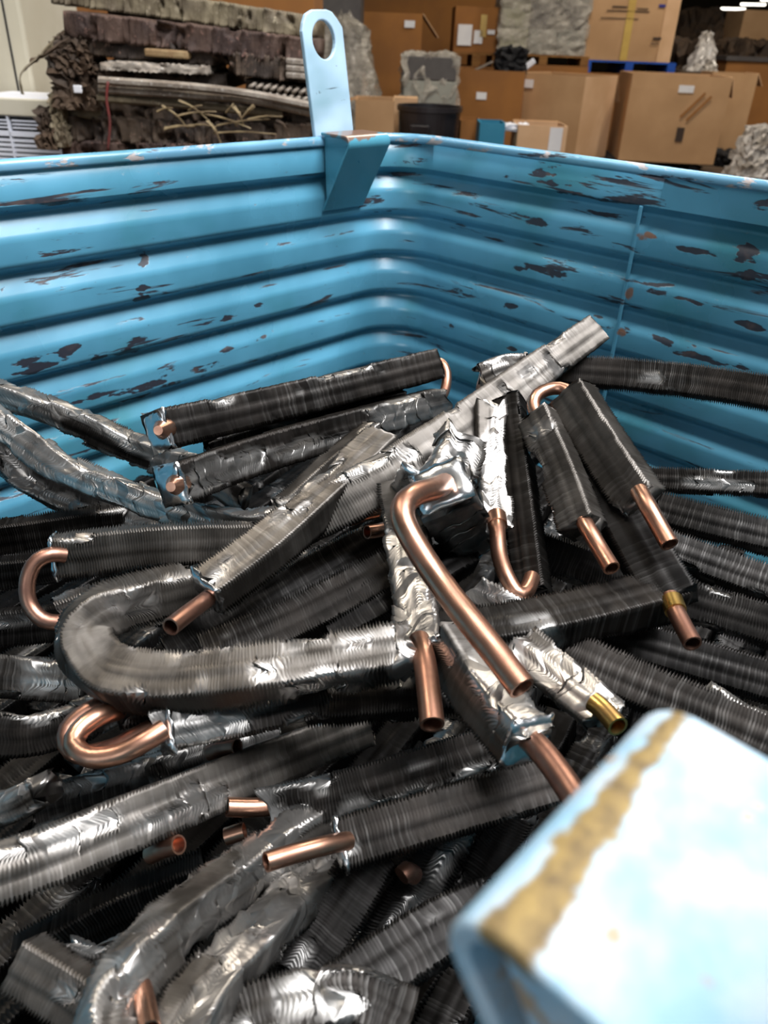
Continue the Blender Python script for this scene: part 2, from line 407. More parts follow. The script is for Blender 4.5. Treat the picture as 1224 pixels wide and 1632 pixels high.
def fin_mesh(name, geo, mat, origin):
    V, F, c0, c1, wear_sheen = geo
    me = bpy.data.meshes.new(name)
    V = V-origin
    nf = len(F); m = len(c0)
    me.vertices.add(len(V)); me.vertices.foreach_set('co', V.astype(np.float32).ravel())
    loops = np.concatenate([F.ravel(), c0[::-1], c1]).astype(np.int32)
    me.loops.add(len(loops)); me.loops.foreach_set('vertex_index', loops)
    st = np.concatenate([np.arange(nf)*4, [nf*4, nf*4+m]]).astype(np.int32)
    me.polygons.add(nf+2); me.polygons.foreach_set('loop_start', st)
    me.materials.append(MAT[mat]); me.update(calc_edges=True); me.validate()
    me.attributes.new('wear_sheen', 'FLOAT', 'POINT').data.foreach_set('value', wear_sheen.astype(np.float32))
    return me

# ------------------------------------------------------------------ the hall
def hallpt(dist, side, z): return CAM*[1, 1, 0]+FW*dist+SD*side+np.array([0, 0, z])
def quad(name, pts, mat): return structure(link(name, mesh_from(name, pts, [(0, 1, 2, 3)], mat)))
quad('floor', [hallpt(-6, -14, 0), hallpt(-6, 16, 0), hallpt(34, 16, 0), hallpt(34, -14, 0)], 'hall_floor')
quad('wall_back', [hallpt(30, -14, 0), hallpt(30, 16, 0), hallpt(30, 16, 6.5), hallpt(30, -14, 6.5)], 'hall_wall')
quad('wall_left', [hallpt(5, -9, 0), hallpt(30, -9, 0), hallpt(30, -9, 6.5), hallpt(5, -9, 6.5)], 'hall_wall')
quad('wall_right', [hallpt(5, 15.5, 0), hallpt(30, 15.5, 0), hallpt(30, 15.5, 6.5), hallpt(5, 15.5, 6.5)], 'hall_wall')
quad('ceiling', [hallpt(5, -9.5, 6.5), hallpt(5, 16, 6.5), hallpt(30.5, 16, 6.5), hallpt(30.5, -9.5, 6.5)], 'hall_roof')

# ------------------------------------------------------------------ the blue bin
PITCH = 0.0524; NG = 8; BOT = -0.47
BX0, BX1, BY0, BY1 = -1.15, 0.0, -0.775, 0.0          # inner faces of the four walls
bin_ = thing('scrap_bin', 'blue corrugated steel scrap bin filled with cut coil strips', 'bin', ((BX0+BX1)/2, (BY0+BY1)/2, 0))
BO = np.array([(BX0+BX1)/2, (BY0+BY1)/2, 0])
def loop_path(rad, arc=10):
    cs = [(BX1-rad, BY1-rad, 0), (BX0+rad, BY1-rad, 90), (BX0+rad, BY0+rad, 180), (BX1-rad, BY0+rad, 270)]
    pts, nor = [], []
    for cx, cy, a0 in cs:
        for k in range(arc+1):
            a = math.radians(a0+90*k/arc); nor.append((math.cos(a), math.sin(a))); pts.append((cx+rad*math.cos(a), cy+rad*math.sin(a)))
    return np.array(pts), np.array(nor)
LP, LN = loop_path(0.06)
def sweep_loop(prof, name, mat, closed=False, smooth=True):
    V, F = [], []
    n = len(LP); m = len(prof)
    for (o, z) in prof:
        for k in range(n): V.append((LP[k][0]+LN[k][0]*o-BO[0], LP[k][1]+LN[k][1]*o-BO[1], RIM+z))
    for i in range(m if closed else m-1):
        i2 = (i+1) % m
        for k in range(n):
            k2 = (k+1) % n; F.append((i*n+k, i*n+k2, i2*n+k2, i2*n+k))
    o = link(name, mesh_from(name, V, F, mat, smooth), bin_)
    return o
def soft(prof, r=0.0035, k=4):
    out = [prof[0]]
    for i in range(1, len(prof)-1):
        p, a, b = (np.array(q, float) for q in (prof[i], prof[i-1], prof[i+1]))
        la, lb = np.linalg.norm(a-p), np.linalg.norm(b-p); rr = min(r, la*.45, lb*.45)
        s, e = p+(a-p)/la*rr, p+(b-p)/lb*rr
        for t in np.linspace(0, 1, k): out.append(tuple((1-t)**2*s+2*t*(1-t)*p+t*t*e))
    return out+[prof[-1]]
prof = [(0.0, 0.0), (0.0, -0.034)]
for g in range(NG):
    zc = -0.041-g*PITCH
    prof += [(0.0, zc+0.0055), (0.0110, zc-0.0025), (0.0110, zc-0.0055), (0.0, zc-0.0225)]
prof += [(0.0, BOT)]
prof = soft(prof, 0.004, 5)
outer = [(o+0.0025, z) for o, z in prof][::-1]
sweep_loop(prof+outer, 'corrugated_wall', 'blue_paint', closed=True)
rimp = soft([(0.003, -0.007), (-0.003, -0.007), (-0.003, 0.0), (0.0, 0.0035), (0.008, 0.0035), (0.030, -0.010), (0.030, -0.030), (0.027, -0.030), (0.027, -0.013), (0.003, -0.001)], 0.003, 4)
sweep_loop(rimp, 'rim_flange', 'blue_rim_paint', closed=True)
MB().box(BX0-BO[0], BX1-BO[0], BY0-BO[1], BY1-BO[1], RIM+BOT-0.004, RIM+BOT).obj('floor_panel', 'blue_paint', bin_)
for x in (BX0+0.03, BX1-0.09):
    for y in (BY0+0.03, BY1-0.09):
        MB().box(x-BO[0], x-BO[0]+0.06, y-BO[1], y-BO[1]+0.06, 0, RIM+BOT-0.004).obj('leg', 'blue_paint', bin_, bevel=0.004)
# welded seam strip on the right wall
su, sv = wall_uv(1022, 330)
MB().box(-0.0016, 0.001, -su-0.0022, -su+0.0022, BOT, -0.036).obj('weld_seam', 'blue_paint', bin_, loc=(-BO[0], -BO[1], RIM), bevel=0.002)
MB().box(-0.002, 0.0, -su-0.16, -su-0.02, -0.036, -0.0045).obj('patch_plate', 'blue_paint', bin_, loc=(-BO[0], -BO[1], RIM), bevel=0.0025)

# lifting lugs with a round hole, and the folded triangular bracket under each
def lug_geo(w, h, hole_r, hz, th):
    out = [(-w/2, 0), (w/2, 0), (w/2, h*0.86), (w/2-0.006, h*0.92), (w*0.27, h*0.985), (w*0.15, h), (-w*0.2, h), (-w*0.36, h*0.97), (-w/2+0.003, h*0.9), (-w/2, h*0.84)]
    # outline resampled against the hole by angle
    bm = bmesh.new()
    ov = [bm.verts.new((x, 0, z)) for x, z in out]
    hv = [bm.verts.new((hole_r*math.cos(a), 0, hz+1.12*hole_r*math.sin(a))) for a in np.linspace(0, 2*math.pi, 28, endpoint=False)]
    eo = [bm.edges.new((ov[i], ov[(i+1) % len(ov)])) for i in range(len(ov))]
    eh = [bm.edges.new((hv[i], hv[(i+1) % 28])) for i in range(28)]
    bmesh.ops.triangle_fill(bm, edges=eo+eh, use_beauty=True)
    r = bmesh.ops.extrude_face_region(bm, geom=bm.faces[:])
    for v in r['geom']:
        if isinstance(v, bmesh.types.BMVert): v.co.y += th
    bmesh.ops.recalc_face_normals(bm, faces=bm.faces[:])
    return bm
def lug(x, y, lean, w=0.074):
    bm = lug_geo(w, 0.128, 0.0172, 0.0985, 0.006)
    me = bpy.data.meshes.new('lifting_lug'); bm.to_mesh(me); bm.free(); me.materials.append(MAT['lit_lug_paint'])
    o = link('lifting_lug', me, bin_, (x-BO[0], y-BO[1], RIM+0.004)); o.rotation_euler = (lean[0], lean[1], 0)
    md = o.modifiers.new('bevel', 'BEVEL'); md.width = 0.0015; md.segments = 2; md.limit_method = 'ANGLE'
    o['label'] = 'blue lifting lug with a round hole, paled by painted light'
def bracket(x0, x1, yw, dirn, mat, label, out=0.056, drop=0.088, th=0.0035, rad=0.009):
    # bent sheet: flat top, rounded bend, flange sloping back down to the wall; open at both ends
    pts = [(0.0, 0.0)]
    ang_end = math.atan2(drop, out)                         # slope of the flange
    tl = rad*math.tan((math.pi-ang_end)/2)
    cx, cz = out-tl, -rad
    turn = math.pi-ang_end
    for k in range(9):
        a = math.pi/2-turn*k/8
        pts.append((cx+rad*math.cos(a), cz+rad*math.sin(a)))
    pts.append((0.004, -drop))
    pts = np.array(pts)
    T = unit(np.gradient(pts, axis=0)); Nn = np.column_stack([T[:, 1], -T[:, 0]])
    inn = pts+Nn*th
    V, F = [], []; m = len(pts)
    xs = (x0, x1); xm = (x0+x1)/2
    for x in xs:
        for p in pts: V.append((x-xm, dirn*p[0], p[1]))
        for p in inn: V.append((x-xm, dirn*p[0], p[1]))
    for i in range(m-1):
        F += [(i, i+1, 2*m+i+1, 2*m+i), (m+i, 3*m+i, 3*m+i+1, m+i+1), (i, m+i, m+i+1, i+1), (2*m+i, 2*m+i+1, 3*m+i+1, 3*m+i)]
    F += [(0, 2*m, 3*m, m), (m-1, 2*m-1, 4*m-1, 3*m-1)]
    me = mesh_from('corner_bracket', V, F, mat, False)
    bm = bmesh.new(); bm.from_mesh(me); bmesh.ops.recalc_face_normals(bm, faces=bm.faces[:])
    for f in bm.faces: f.smooth = True
    for e in bm.edges:
        if len(e.link_faces) == 2 and e.calc_face_angle(0) > 0.6: e.smooth = False
    bm.to_mesh(me); bm.free()
    tri = [(0.002, -0.004), (out-rad*1.35, -0.004), (0.006, -drop+0.004)]
    for sgn in (-1, 1):
        xo = sgn*((x1-x0)/2-0.005)
        cv = [(xo+q*0.002, dirn*a, b) for q in (-.5, .5) for a, b in tri]
        c_ = link('end_cap', mesh_from('end_cap', cv, [(0, 1, 2), (5, 4, 3), (0, 3, 4, 1), (1, 4, 5, 2), (2, 5, 3, 0)], mat), bin_, (xm-BO[0], yw-BO[1], RIM+0.0085))
    o = link('corner_bracket', me, bin_, (xm-BO[0], yw-BO[1], RIM+0.0085)); o['label'] = label
    md = o.modifiers.new('bevel', 'BEVEL'); md.width = 0.0009; md.segments = 2; md.limit_method = 'ANGLE'; md.angle_limit = 0.7
    return o
def wallX(px, py):
    r = ray(px, py); t = -CAM[1]/r[1]; return (CAM+t*r)
lx0, lx1 = wallX(505, 212)[0], wallX(566, 208)[0]
lug((lx0+lx1)/2, 0.002, (-0.14, -0.045), w=lx1-lx0)
bracket(lx0+0.006, lx1+0.012, 0.0, -1, 'far_bracket_paint', 'bent triangular bracket with a rusty top')
bracket(-0.7605, -0.7055, BY0, 1, 'worn_lit_bracket_paint', 'worn bracket paled by painted glare, with a yellow rust line', out=0.0652)
lug(-0.7335, BY0-0.008, (0, 0), w=lx1-lx0)

# ------------------------------------------------------------------ cut coil strips on top of the heap
# every strip: points are (pixel x, pixel y, metres deep) of its centre line; tubes likewise
def A(lst): return np.array([at(*p) for p in lst])
HEAP = 'cut coil strips heaped in the blue bin'
_seed = [10]
def coil(label, strips, tubes=(), plates=(), name='coil_strip'):
    allp = np.vstack([A(s[0]) for s in strips]+[A(t[0]) for t in tubes])
    base = allp.mean(axis=0); base[2] = allp[:, 2].min()-0.012
    e = thing(name, label, 'coil strip', base, HEAP)
    for st in strips:
        pts, w, kw = st[0], st[1], dict(st[2]) if len(st) > 2 else {}
        _seed[0] += 1
        mat = kw.pop('mat', 'aluminium_fins'); h = kw.pop('h', 0.017)
        P = A(pts); mid = P.mean(axis=0); ref = unit(CAM-mid); roll = math.radians(kw.pop('roll', 0))
        o = link('fin_block', fin_mesh('fin_block', fin_geo(P, w, h, ref, roll, seed=kw.pop('seed', _seed[0]), **kw), mat, base), e)
    for t in tubes:
        pts, r = t[0], t[1]; kw = dict(t[2]) if len(t) > 2 else {}
        nm = kw.pop('name', 'copper_tube'); mt = kw.pop('mat', 'copper')
        tube_obj(nm, A(pts), r, mt, e, base, **kw)
    for (c, toward, w, h, roll) in plates:
        # thin end plate, facing along the strip
        c = at(*c); ax = unit(c-at(*toward)); ref = unit(CAM-c); N = unit(ref-ax*(ref @ ax)); B = np.cross(ax, N)
        cr, sr = math.cos(math.radians(roll)), math.sin(math.radians(roll)); N, B = N*cr+B*sr, B*cr-N*sr
        rng = np.random.default_rng(int(c[0]*1e5) % 999+7)
        V, F = [], []; k = 9
        for side in (0, 1):
            for i in range(k):
                for j in range(k):
                    x, y = i/(k-1)-.5, j/(k-1)-.5
                    edge = max(abs(x), abs(y)) > 0.49
                    p = c+B*x*w+N*y*h+ax*(0.0012*side)
                    if edge: p = p-ax*0.0022+rng.normal(0, 0.0005, 3)
                    V.append(p-base+ax*(np.sin(7*x+5*y+c[0]*90)+0.6*np.sin(17*x-13*y+c[1]*80))*0.0006)
        q = lambda s_, i, j: s_*k*k+i*k+j
        for s_ in (0, 1):
            for i in range(k-1):
                for j in range(k-1):
                    f = (q(s_, i, j), q(s_, i+1, j), q(s_, i+1, j+1), q(s_, i, j+1)); F.append(f if s_ else f[::-1])
        ring = [(i, 0) for i in range(k)]+[(k-1, j) for j in range(1, k)]+[(i, k-1) for i in range(k-2, -1, -1)]+[(0, j) for j in range(k-2, 0, -1)]
        for a in range(len(ring)):
            b = (a+1) % len(ring); F.append((q(0, *ring[a]), q(0, *ring[b]), q(1, *ring[b]), q(1, *ring[a])))
        link('end_plate', mesh_from('end_plate', V, F, 'bright_sheet', True), e)
    return e
TR = 0.0048
# -- back left hairpin
coil('long dark hairpin coil lying along the left bin wall with two copper stubs',
     [([(250, 688, .50), (450, 642, .575), (690, 583, .68)], .0262, dict(crush=.16, mat='dusty_fins', roll=-4, h=.024)),
      ([(272, 774, .472), (450, 712, .545), (700, 642, .655)], .0255, dict(crush=.36, mat='dusty_fins', roll=6, h=.024))],
     [([(682, 577, .684), (702, 578, .682), (711, 592, .678), (711, 614, .672), (703, 634, .662), (688, 642, .655)], .0044, dict(name='return_bend', open1=False)),
      ([(275, 682, .508), (262, 684, .496), (252, 686, .484)], [.0066, .0074, .003], dict(open1=False)),
      ([(296, 767, .478), (282, 772, .468), (272, 776, .458)], [.0064, .0072, .003], dict(open1=False))],
     [((250, 688, .499), (350, 665, .537), .027, .025, 4), ((271, 774, .471), (360, 744, .508), .0265, .025, -6)])
coil('thin shade-blackened strip wedged between the two arms of the long hairpin coil',
     [([(330, 712, .585), (480, 672, .62), (640, 636, .66)], .017, dict(crush=.2, mat='black_fins', roll=20))])
# -- crumpled pair at the left edge
coil('crumpled silver strip crossing behind at the left edge of the bin',
     [([(-40, 622, .60), (30, 640, .60), (120, 672, .60), (215, 716, .60), (320, 752, .585), (390, 800, .57)], .0235, dict(crush=.62, roll=25, mat='dusty_fins'))])
coil('crumpled bright strip arching from the left edge down to the diagonal coil',
     [([(-30, 655, .56), (35, 700, .56), (110, 752, .55), (200, 788, .54), (280, 815, .53), (380, 838, .515), (440, 830, .51)], .0235, dict(crush=.68, roll=15))])
coil('dark crumpled strip sagging under the bright arching one',
     [([(-30, 700, .60), (60, 775, .60), (160, 812, .59), (260, 840, .58)], .023, dict(crush=.45, mat='black_fins'))])
# -- hairpin with the round U-bend at the left
coil('pale coil hairpin with a round copper U-bend at its left end',
     [([(88, 886, .465), (240, 868, .475), (400, 862, .49)], .0255, dict(crush=.22, roll=14)),
      ([(98, 980, .46), (215, 940, .475), (340, 905, .50)], .023, dict(crush=.45, roll=20))],
     [([(104, 885, .46), (80, 884, .455), (56, 897, .452), (44, 925, .45), (46, 960, .45), (66, 986, .45), (95, 992, .452), (124, 984, .455)], .0047, dict(name='return_bend', open1=False, mat='tarnished_copper'))],
     [((86, 886, .4645), (150, 878, .47), .0265, .018, -14)])
# -- central diagonal coil with open pipe
coil('square diagonal coil with an open copper pipe at its lower left end',
     [([(330, 944, .425), (430, 870, .445), (520, 790, .475), (610, 706, .52)], .0245, dict(crush=.14, roll=-38, h=.022))],
     [([(350, 936, .43), (332, 953, .42), (300, 977, .40), (272, 999, .385)], .0047, dict(mat='tarnished_copper'))],
     [((329, 945, .4245), (380, 906, .435), .0252, .0227, 38)])
coil('light grey strip lying under the diagonal coil near its upper end',
     [([(455, 815, .515), (530, 745, .54), (600, 690, .57)], .020, dict(crush=.35, roll=25))])
# -- strip pointing up to the right
coil('long grey strip pointing up over the heap towards the right bin wall',
     [([(455, 838, .475), (560, 790, .475), (660, 735, .49), (760, 665, .535), (860, 590, .60), (948, 527, .66)], .034, dict(crush=.26, roll=-6, w1=.026)),
      ([(765, 600, .615), (800, 585, .62), (835, 580, .625)], .02, dict(crush=.5))],
     [([(925, 545, .645), (940, 536, .655), (953, 528, .664)], [.003, .003, .002], dict(open1=False))])
coil('torn bright fins hanging under the long upward strip',
     [([(690, 800, .455), (720, 740, .462), (735, 690, .475)], .030, dict(crush=.8, h=.018, mat='aluminium_fins', roll=20))],
     [([(600, 815, .50), (575, 822, .49), (555, 828, .48)], .0045, dict(mat='copper')),
      ([(615, 842, .50), (600, 846, .49), (585, 848, .485)], .0045)],
     [((672, 785, .448), (700, 740, .46), .036, .03, 0)])
coil('coil end with the long bent copper pipe reaching over the heap',
     [([(705, 790, .43), (735, 830, .47), (760, 860, .50)], .034, dict(crush=.5, h=.022, mat='dusty_fins', roll=10))],
     [([(712, 770, .43), (690, 780, .405), (662, 788, .388), (643, 806, .378), (645, 835, .372), (668, 878, .366), (700, 926, .358), (745, 985, .345), (792, 1044, .333), (832, 1097, .322)], .0061, dict(open1=True))],
     [((703, 772, .425), (735, 830, .47), .031, .027, -8)])
# -- upright crumpled coil with stub pipe
coil('crumpled upright coil with a straight copper stub pointing down at the centre',
     [([(640, 775, .47), (648, 850, .455), (656, 940, .43), (672, 1045, .39)], .0265, dict(crush=.52, roll=12))],
     [([(668, 1020, .39), (676, 1050, .375), (683, 1100, .36), (689, 1155, .345)], .0056, dict())],
     [((672, 1046, .3885), (660, 960, .42), .0255, .018, 12)])
# -- pair right of centre with wavy bend
coil('upright crumpled coil joined to a smooth strip by a wavy copper bend',
     [([(780, 640, .53), (783, 740, .505), (790, 850, .475)], .0215, dict(crush=.55, roll=-15)),
      ([(812, 640, .535), (830, 790, .49), (850, 950, .45)], .0195, dict(crush=.08, roll=18, mat='dusty_fins'))],
     [([(792, 825, .468), (793, 850, .455), (796, 885, .445), (808, 920, .435), (826, 948, .43), (840, 940, .435), (848, 920, .445)], .0047, dict(name='return_bend', open1=False)),
      ([(791, 822, .470), (793, 838, .462)], .0060, dict(name='tube_collar', step=.004, open1=False))])
# -- smooth hairpin on the right
coil('smooth grey hairpin coil with a copper U-bend on top and two open pipe ends',
     [([(860, 668, .50), (895, 750, .475), (928, 842, .45)], .0235, dict(crush=.05, roll=22, h=.02, mat='aluminium_fins')),
      ([(912, 630, .50), (965, 715, .475), (1022, 800, .45)], .0265, dict(crush=.05, roll=20, h=.02))],
     [([(860, 668, .50), (850, 648, .505), (856, 630, .508), (876, 620, .51), (898, 620, .508), (912, 632, .502)], .0044, dict(name='return_bend', open1=False)),
      ([(930, 830, .445), (940, 848, .438), (958, 878, .43), (975, 906, .42)], .0047),
      ([(1018, 782, .442), (1032, 806, .432), (1050, 838, .425), (1067, 868, .417)], .0050)])
coil('dark rolled coil with a brass collar and pipe stub on the right of the heap',
     [([(945, 740, .49), (985, 810, .47), (1030, 890, .445), (1072, 962, .425)], .029, dict(crush=.12, mat='black_fins', roll=-10, h=.022))],
     [([(1068, 950, .42), (1076, 972, .412), (1090, 1000, .402), (1104, 1026, .392)], .0048, dict(mat='tarnished_copper')),
      ([(1070, 955, .418), (1077, 974, .411)], .0058, dict(name='tube_collar', mat='brass', open1=False))])
# -- strips against the right wall
coil('long smooth strip leaning along the right bin wall above all others',
     [([(850, 588, .66), (1000, 598, .64), (1130, 612, .615), (1290, 638, .58)], .026, dict(crush=.08, mat='dusty_fins', roll=-15))])
coil('short level strip jutting in at the right edge under the long wall strip',
     [([(1030, 764, .60), (1130, 768, .585), (1290, 775, .56)], .019, dict(crush=.1, mat='dusty_fins', roll=-10))])
coil('shade-blackened strip below the level one at the right edge of the heap',
     [([(1050, 812, .56), (1150, 838, .54), (1290, 872, .52)], .024, dict(crush=.12, mat='black_fins', roll=-20))])
coil('shade-blackened strip with a shiny dent beside the brass collared pipe',
     [([(960, 835, .53), (1080, 880, .52), (1290, 955, .49)], .024, dict(crush=.03, mat='black_fins', roll=-20))])
coil('dark strip running low under the right hand pipe stubs',
     [([(860, 880, .52), (1000, 930, .50), (1180, 985, .47), (1300, 1020, .45)], .026, dict(crush=.18, mat='black_fins', roll=-15))])
# -- horizontal middle strips
coil('square dark strip lying level right of the centre stub',
     [([(690, 1020, .405), (800, 1008, .41), (930, 982, .42), (1075, 945, .435)], .025, dict(crush=.2, roll=-40, h=.022, mat='dusty_fins'))])
coil('crushed strip wrapped over the level strip next to the bent pipe',
     [([(760, 945, .44), (800, 965, .43), (850, 990, .425)], .02, dict(crush=.6, mat='dusty_fins'))])
coil('big crumpled coil curling round at the left and running to the centre',
     [([(312, 932, .46), (235, 950, .445), (165, 975, .43), (132, 1022, .405), (165, 1070, .388), (220, 1086, .378), (290, 1086, .375), (420, 1072, .375), (540, 1055, .38), (650, 1035, .385)], .026, dict(crush=.36, roll=-30, h=.022))])
coil('ragged dark strip lying just below the big crumpled coil',
     [([(490, 1118, .41), (600, 1112, .41), (730, 1100, .41)], .024, dict(crush=.4, roll=-20, mat='dusty_fins'))])
# -- double U bend
coil('coil with a double copper U-bend at lower left under the crumpled coil',
     [([(262, 1165, .375), (380, 1140, .39), (520, 1110, .41)], .022, dict(crush=.5, mat='dusty_fins')),
      ([(190, 1128, .39), (300, 1112, .405), (420, 1100, .42)], .022, dict(crush=.3, mat='black_fins'))],
     [([(190, 1132, .385), (160, 1140, .375), (128, 1162, .368), (118, 1188, .362), (145, 1207, .358), (190, 1202, .358), (230, 1182, .36), (262, 1162, .365)], .0050, dict(name='return_bend', open1=False)),
      ([(180, 1122, .395), (145, 1132, .39), (112, 1158, .385), (108, 1186, .38), (132, 1203, .378), (180, 1193, .378), (222, 1172, .38), (250, 1156, .382)], .0050, dict(name='return_bend', open1=False, mat='tarnished_copper'))],
     [((262, 1165, .374), (330, 1150, .385), .023, .018, 0)])
# -- long bright strip bottom left
coil('long straight finned strip running up from the left edge at the bottom',
     [([(-70, 1412, .315), (60, 1370, .33), (220, 1305, .36), (400, 1230, .42), (575, 1160, .50)], .0255, dict(crush=.12, roll=4, ridge=.0012, mat='aluminium_fins'))])
coil('crumpled bright end poking in at the left edge above the long finned strip',
     [([(-40, 1300, .37), (20, 1282, .365), (72, 1256, .36)], .017, dict(crush=.5, seed=78))])
coil('dark level strip at the left edge beside the double U-bend',
     [([(-60, 1165, .42), (40, 1170, .42), (120, 1150, .425), (200, 1120, .43)], .024, dict(crush=.35, mat='dusty_fins'))])
coil('dark finned strip at the left edge under the curl of the crumpled coil',
     [([(-60, 1075, .45), (40, 1080, .445), (150, 1088, .44)], .025, dict(crush=.22, mat='dusty_fins'))])
coil('dark strip at the left edge behind the round U-bend, upper one',
     [([(-50, 862, .56), (60, 848, .57), (200, 826, .585)], .025, dict(crush=.12, mat='dusty_fins', roll=25))])
coil('dark strip at the left edge behind the round U-bend, middle one',
     [([(-50, 918, .53), (60, 908, .54), (180, 888, .55)], .022, dict(crush=.15, mat='black_fins', roll=20))])
coil('dark strip at the left edge behind the round U-bend, lower one',
     [([(-50, 1005, .49), (60, 995, .50), (140, 985, .505)], .024, dict(crush=.25, mat='black_fins', roll=10))])
# -- dark diagonals in the middle
coil('smooth dark diagonal strip under the open pipe, nearer the top',
     [([(270, 1045, .47), (420, 960, .49), (640, 838, .53)], .025, dict(crush=.06, mat='black_fins', roll=-15))])
coil('smooth dark diagonal strip beside the upright crumpled coil',
     [([(330, 1050, .445), (480, 985, .46), (650, 895, .48)], .028, dict(crush=.08, mat='dusty_fins', roll=-25))])
coil('dark strip leaning behind the upright crumpled coil',
     [([(520, 1000, .46), (620, 950, .47), (740, 880, .50)], .026, dict(crush=.1, mat='black_fins', roll=-20))])
# -- block and crushed coil near the bracket
coil('square coil block with a copper pipe running under the pale bracket',
     [([(715, 1020, .39), (760, 1090, .368), (842, 1183, .335)], .0245, dict(crush=.24, roll=42, h=.022))],
     [([(838, 1172, .335), (862, 1196, .322), (890, 1232, .31), (925, 1285, .295)], .0055, dict(mat='tarnished_copper', open1=False))],
     [((842, 1183, .3345), (790, 1125, .356), .025, .0225, 42)])
coil('crushed bright coil with a dull tube end just above the pale bracket',
     [([(838, 1038, .40), (890, 1080, .385), (965, 1138, .362)], .0235, dict(crush=.62, mat='aluminium_fins', roll=-10))],
     [([(945, 1118, .355), (962, 1132, .35), (985, 1158, .34)], .0048, dict(mat='brass'))])
coil('smooth dark strip running from the crushed bright coil to the right edge',
     [([(900, 1040, .42), (1010, 1090, .405), (1150, 1150, .385), (1300, 1215, .365)], .025, dict(crush=.05, mat='dusty_fins', roll=-15))])
coil('crumpled bright end at the right edge behind the pale bracket',
     [([(1130, 1120, .41), (1180, 1150, .40), (1240, 1180, .39)], .022, dict(crush=.8))])
coil('shade-blackened strip at the right edge below the brass collared pipe',
     [([(960, 1010, .46), (1100, 1050, .45), (1300, 1110, .43)], .024, dict(crush=.08, mat='black_fins', roll=-10))])
# -- lower middle
coil('dark ragged strip with shiny torn edge below the centre stub',
     [([(425, 1290, .40), (560, 1262, .40), (690, 1222, .405), (790, 1190, .41)], .024, dict(crush=.42, mat='dusty_fins'))],
     [([(440, 1284, .40), (405, 1287, .395), (362, 1286, .39)], .0048, dict())])
coil('straight dark strip with a shiny open copper pipe at its left end',
     [([(540, 1348, .355), (680, 1305, .36), (890, 1243, .37)], .0235, dict(crush=.26, roll=-6, mat='dusty_fins'))],
     [([(555, 1340, .35), (520, 1347, .34), (470, 1360, .332), (424, 1374, .325)], .0042)],
     [((540, 1348, .3545), (620, 1323, .36), .024, .018, 6)])
coil('crumpled shiny coil snaking to the bottom edge at lower left',
     [([(570, 1275, .42), (480, 1325, .39), (390, 1392, .36), (300, 1460, .325), (225, 1530, .295), (175, 1610, .275), (165, 1690, .26)], .0215, dict(crush=.66, roll=-38, h=.019))],
     [([(225, 1570, .285), (232, 1600, .275), (240, 1640, .265)], .0036)])
coil('second crumpled shiny coil running down to the bottom edge',
     [([(540, 1370, .40), (460, 1440, .36), (395, 1510, .32), (335, 1580, .295), (270, 1690, .265)], .023, dict(crush=.6, roll=30, h=.018))])
coil('bent finned coil at the bottom edge with a bright fold',
     [([(320, 1690, .29), (380, 1635, .295), (470, 1605, .30), (560, 1592, .305), (640, 1630, .31)], .024, dict(crush=.03, roll=-15, mat='dusty_fins'))])
coil('wide ragged dark strip rising from the bottom centre to the bracket',
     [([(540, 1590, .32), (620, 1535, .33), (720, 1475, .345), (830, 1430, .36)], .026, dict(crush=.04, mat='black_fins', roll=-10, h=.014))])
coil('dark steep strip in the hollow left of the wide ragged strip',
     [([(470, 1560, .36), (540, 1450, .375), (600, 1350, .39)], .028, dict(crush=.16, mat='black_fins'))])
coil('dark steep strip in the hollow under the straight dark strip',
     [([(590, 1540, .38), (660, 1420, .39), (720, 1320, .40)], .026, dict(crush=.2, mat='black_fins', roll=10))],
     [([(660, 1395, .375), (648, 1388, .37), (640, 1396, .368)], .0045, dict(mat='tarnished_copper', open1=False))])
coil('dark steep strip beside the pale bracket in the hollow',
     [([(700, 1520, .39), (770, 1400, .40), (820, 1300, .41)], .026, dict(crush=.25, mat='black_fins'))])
coil('small coil end with a bright corner at the bottom left',
     [([(38, 1535, .315), (95, 1570, .31), (150, 1610, .305)], .021, dict(crush=.22, roll=25, seed=77))])
coil('crumpled dark coil beside the small bright cornered end',
     [([(110, 1535, .345), (160, 1545, .34), (210, 1520, .345)], .022, dict(crush=.6, mat='dusty_fins'))])
coil('thin shade-blackened strip with a bright edge under the long finned strip',
     [([(40, 1530, .38), (180, 1455, .39), (330, 1395, .40)], .024, dict(crush=.1, mat='black_fins', roll=35))],
     [([(240, 1362, .37), (262, 1352, .365), (285, 1346, .36)], .0045),
      ([(360, 1333, .40), (376, 1328, .40), (390, 1324, .40)], .0045)])
coil('shade-blackened strip lying in the dark between the double U-bend and the long strip',
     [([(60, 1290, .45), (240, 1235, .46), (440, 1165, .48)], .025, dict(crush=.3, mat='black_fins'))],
     [([(335, 1200, .42), (355, 1192, .415), (378, 1190, .41)], .0045, dict(mat='tarnished_copper'))])

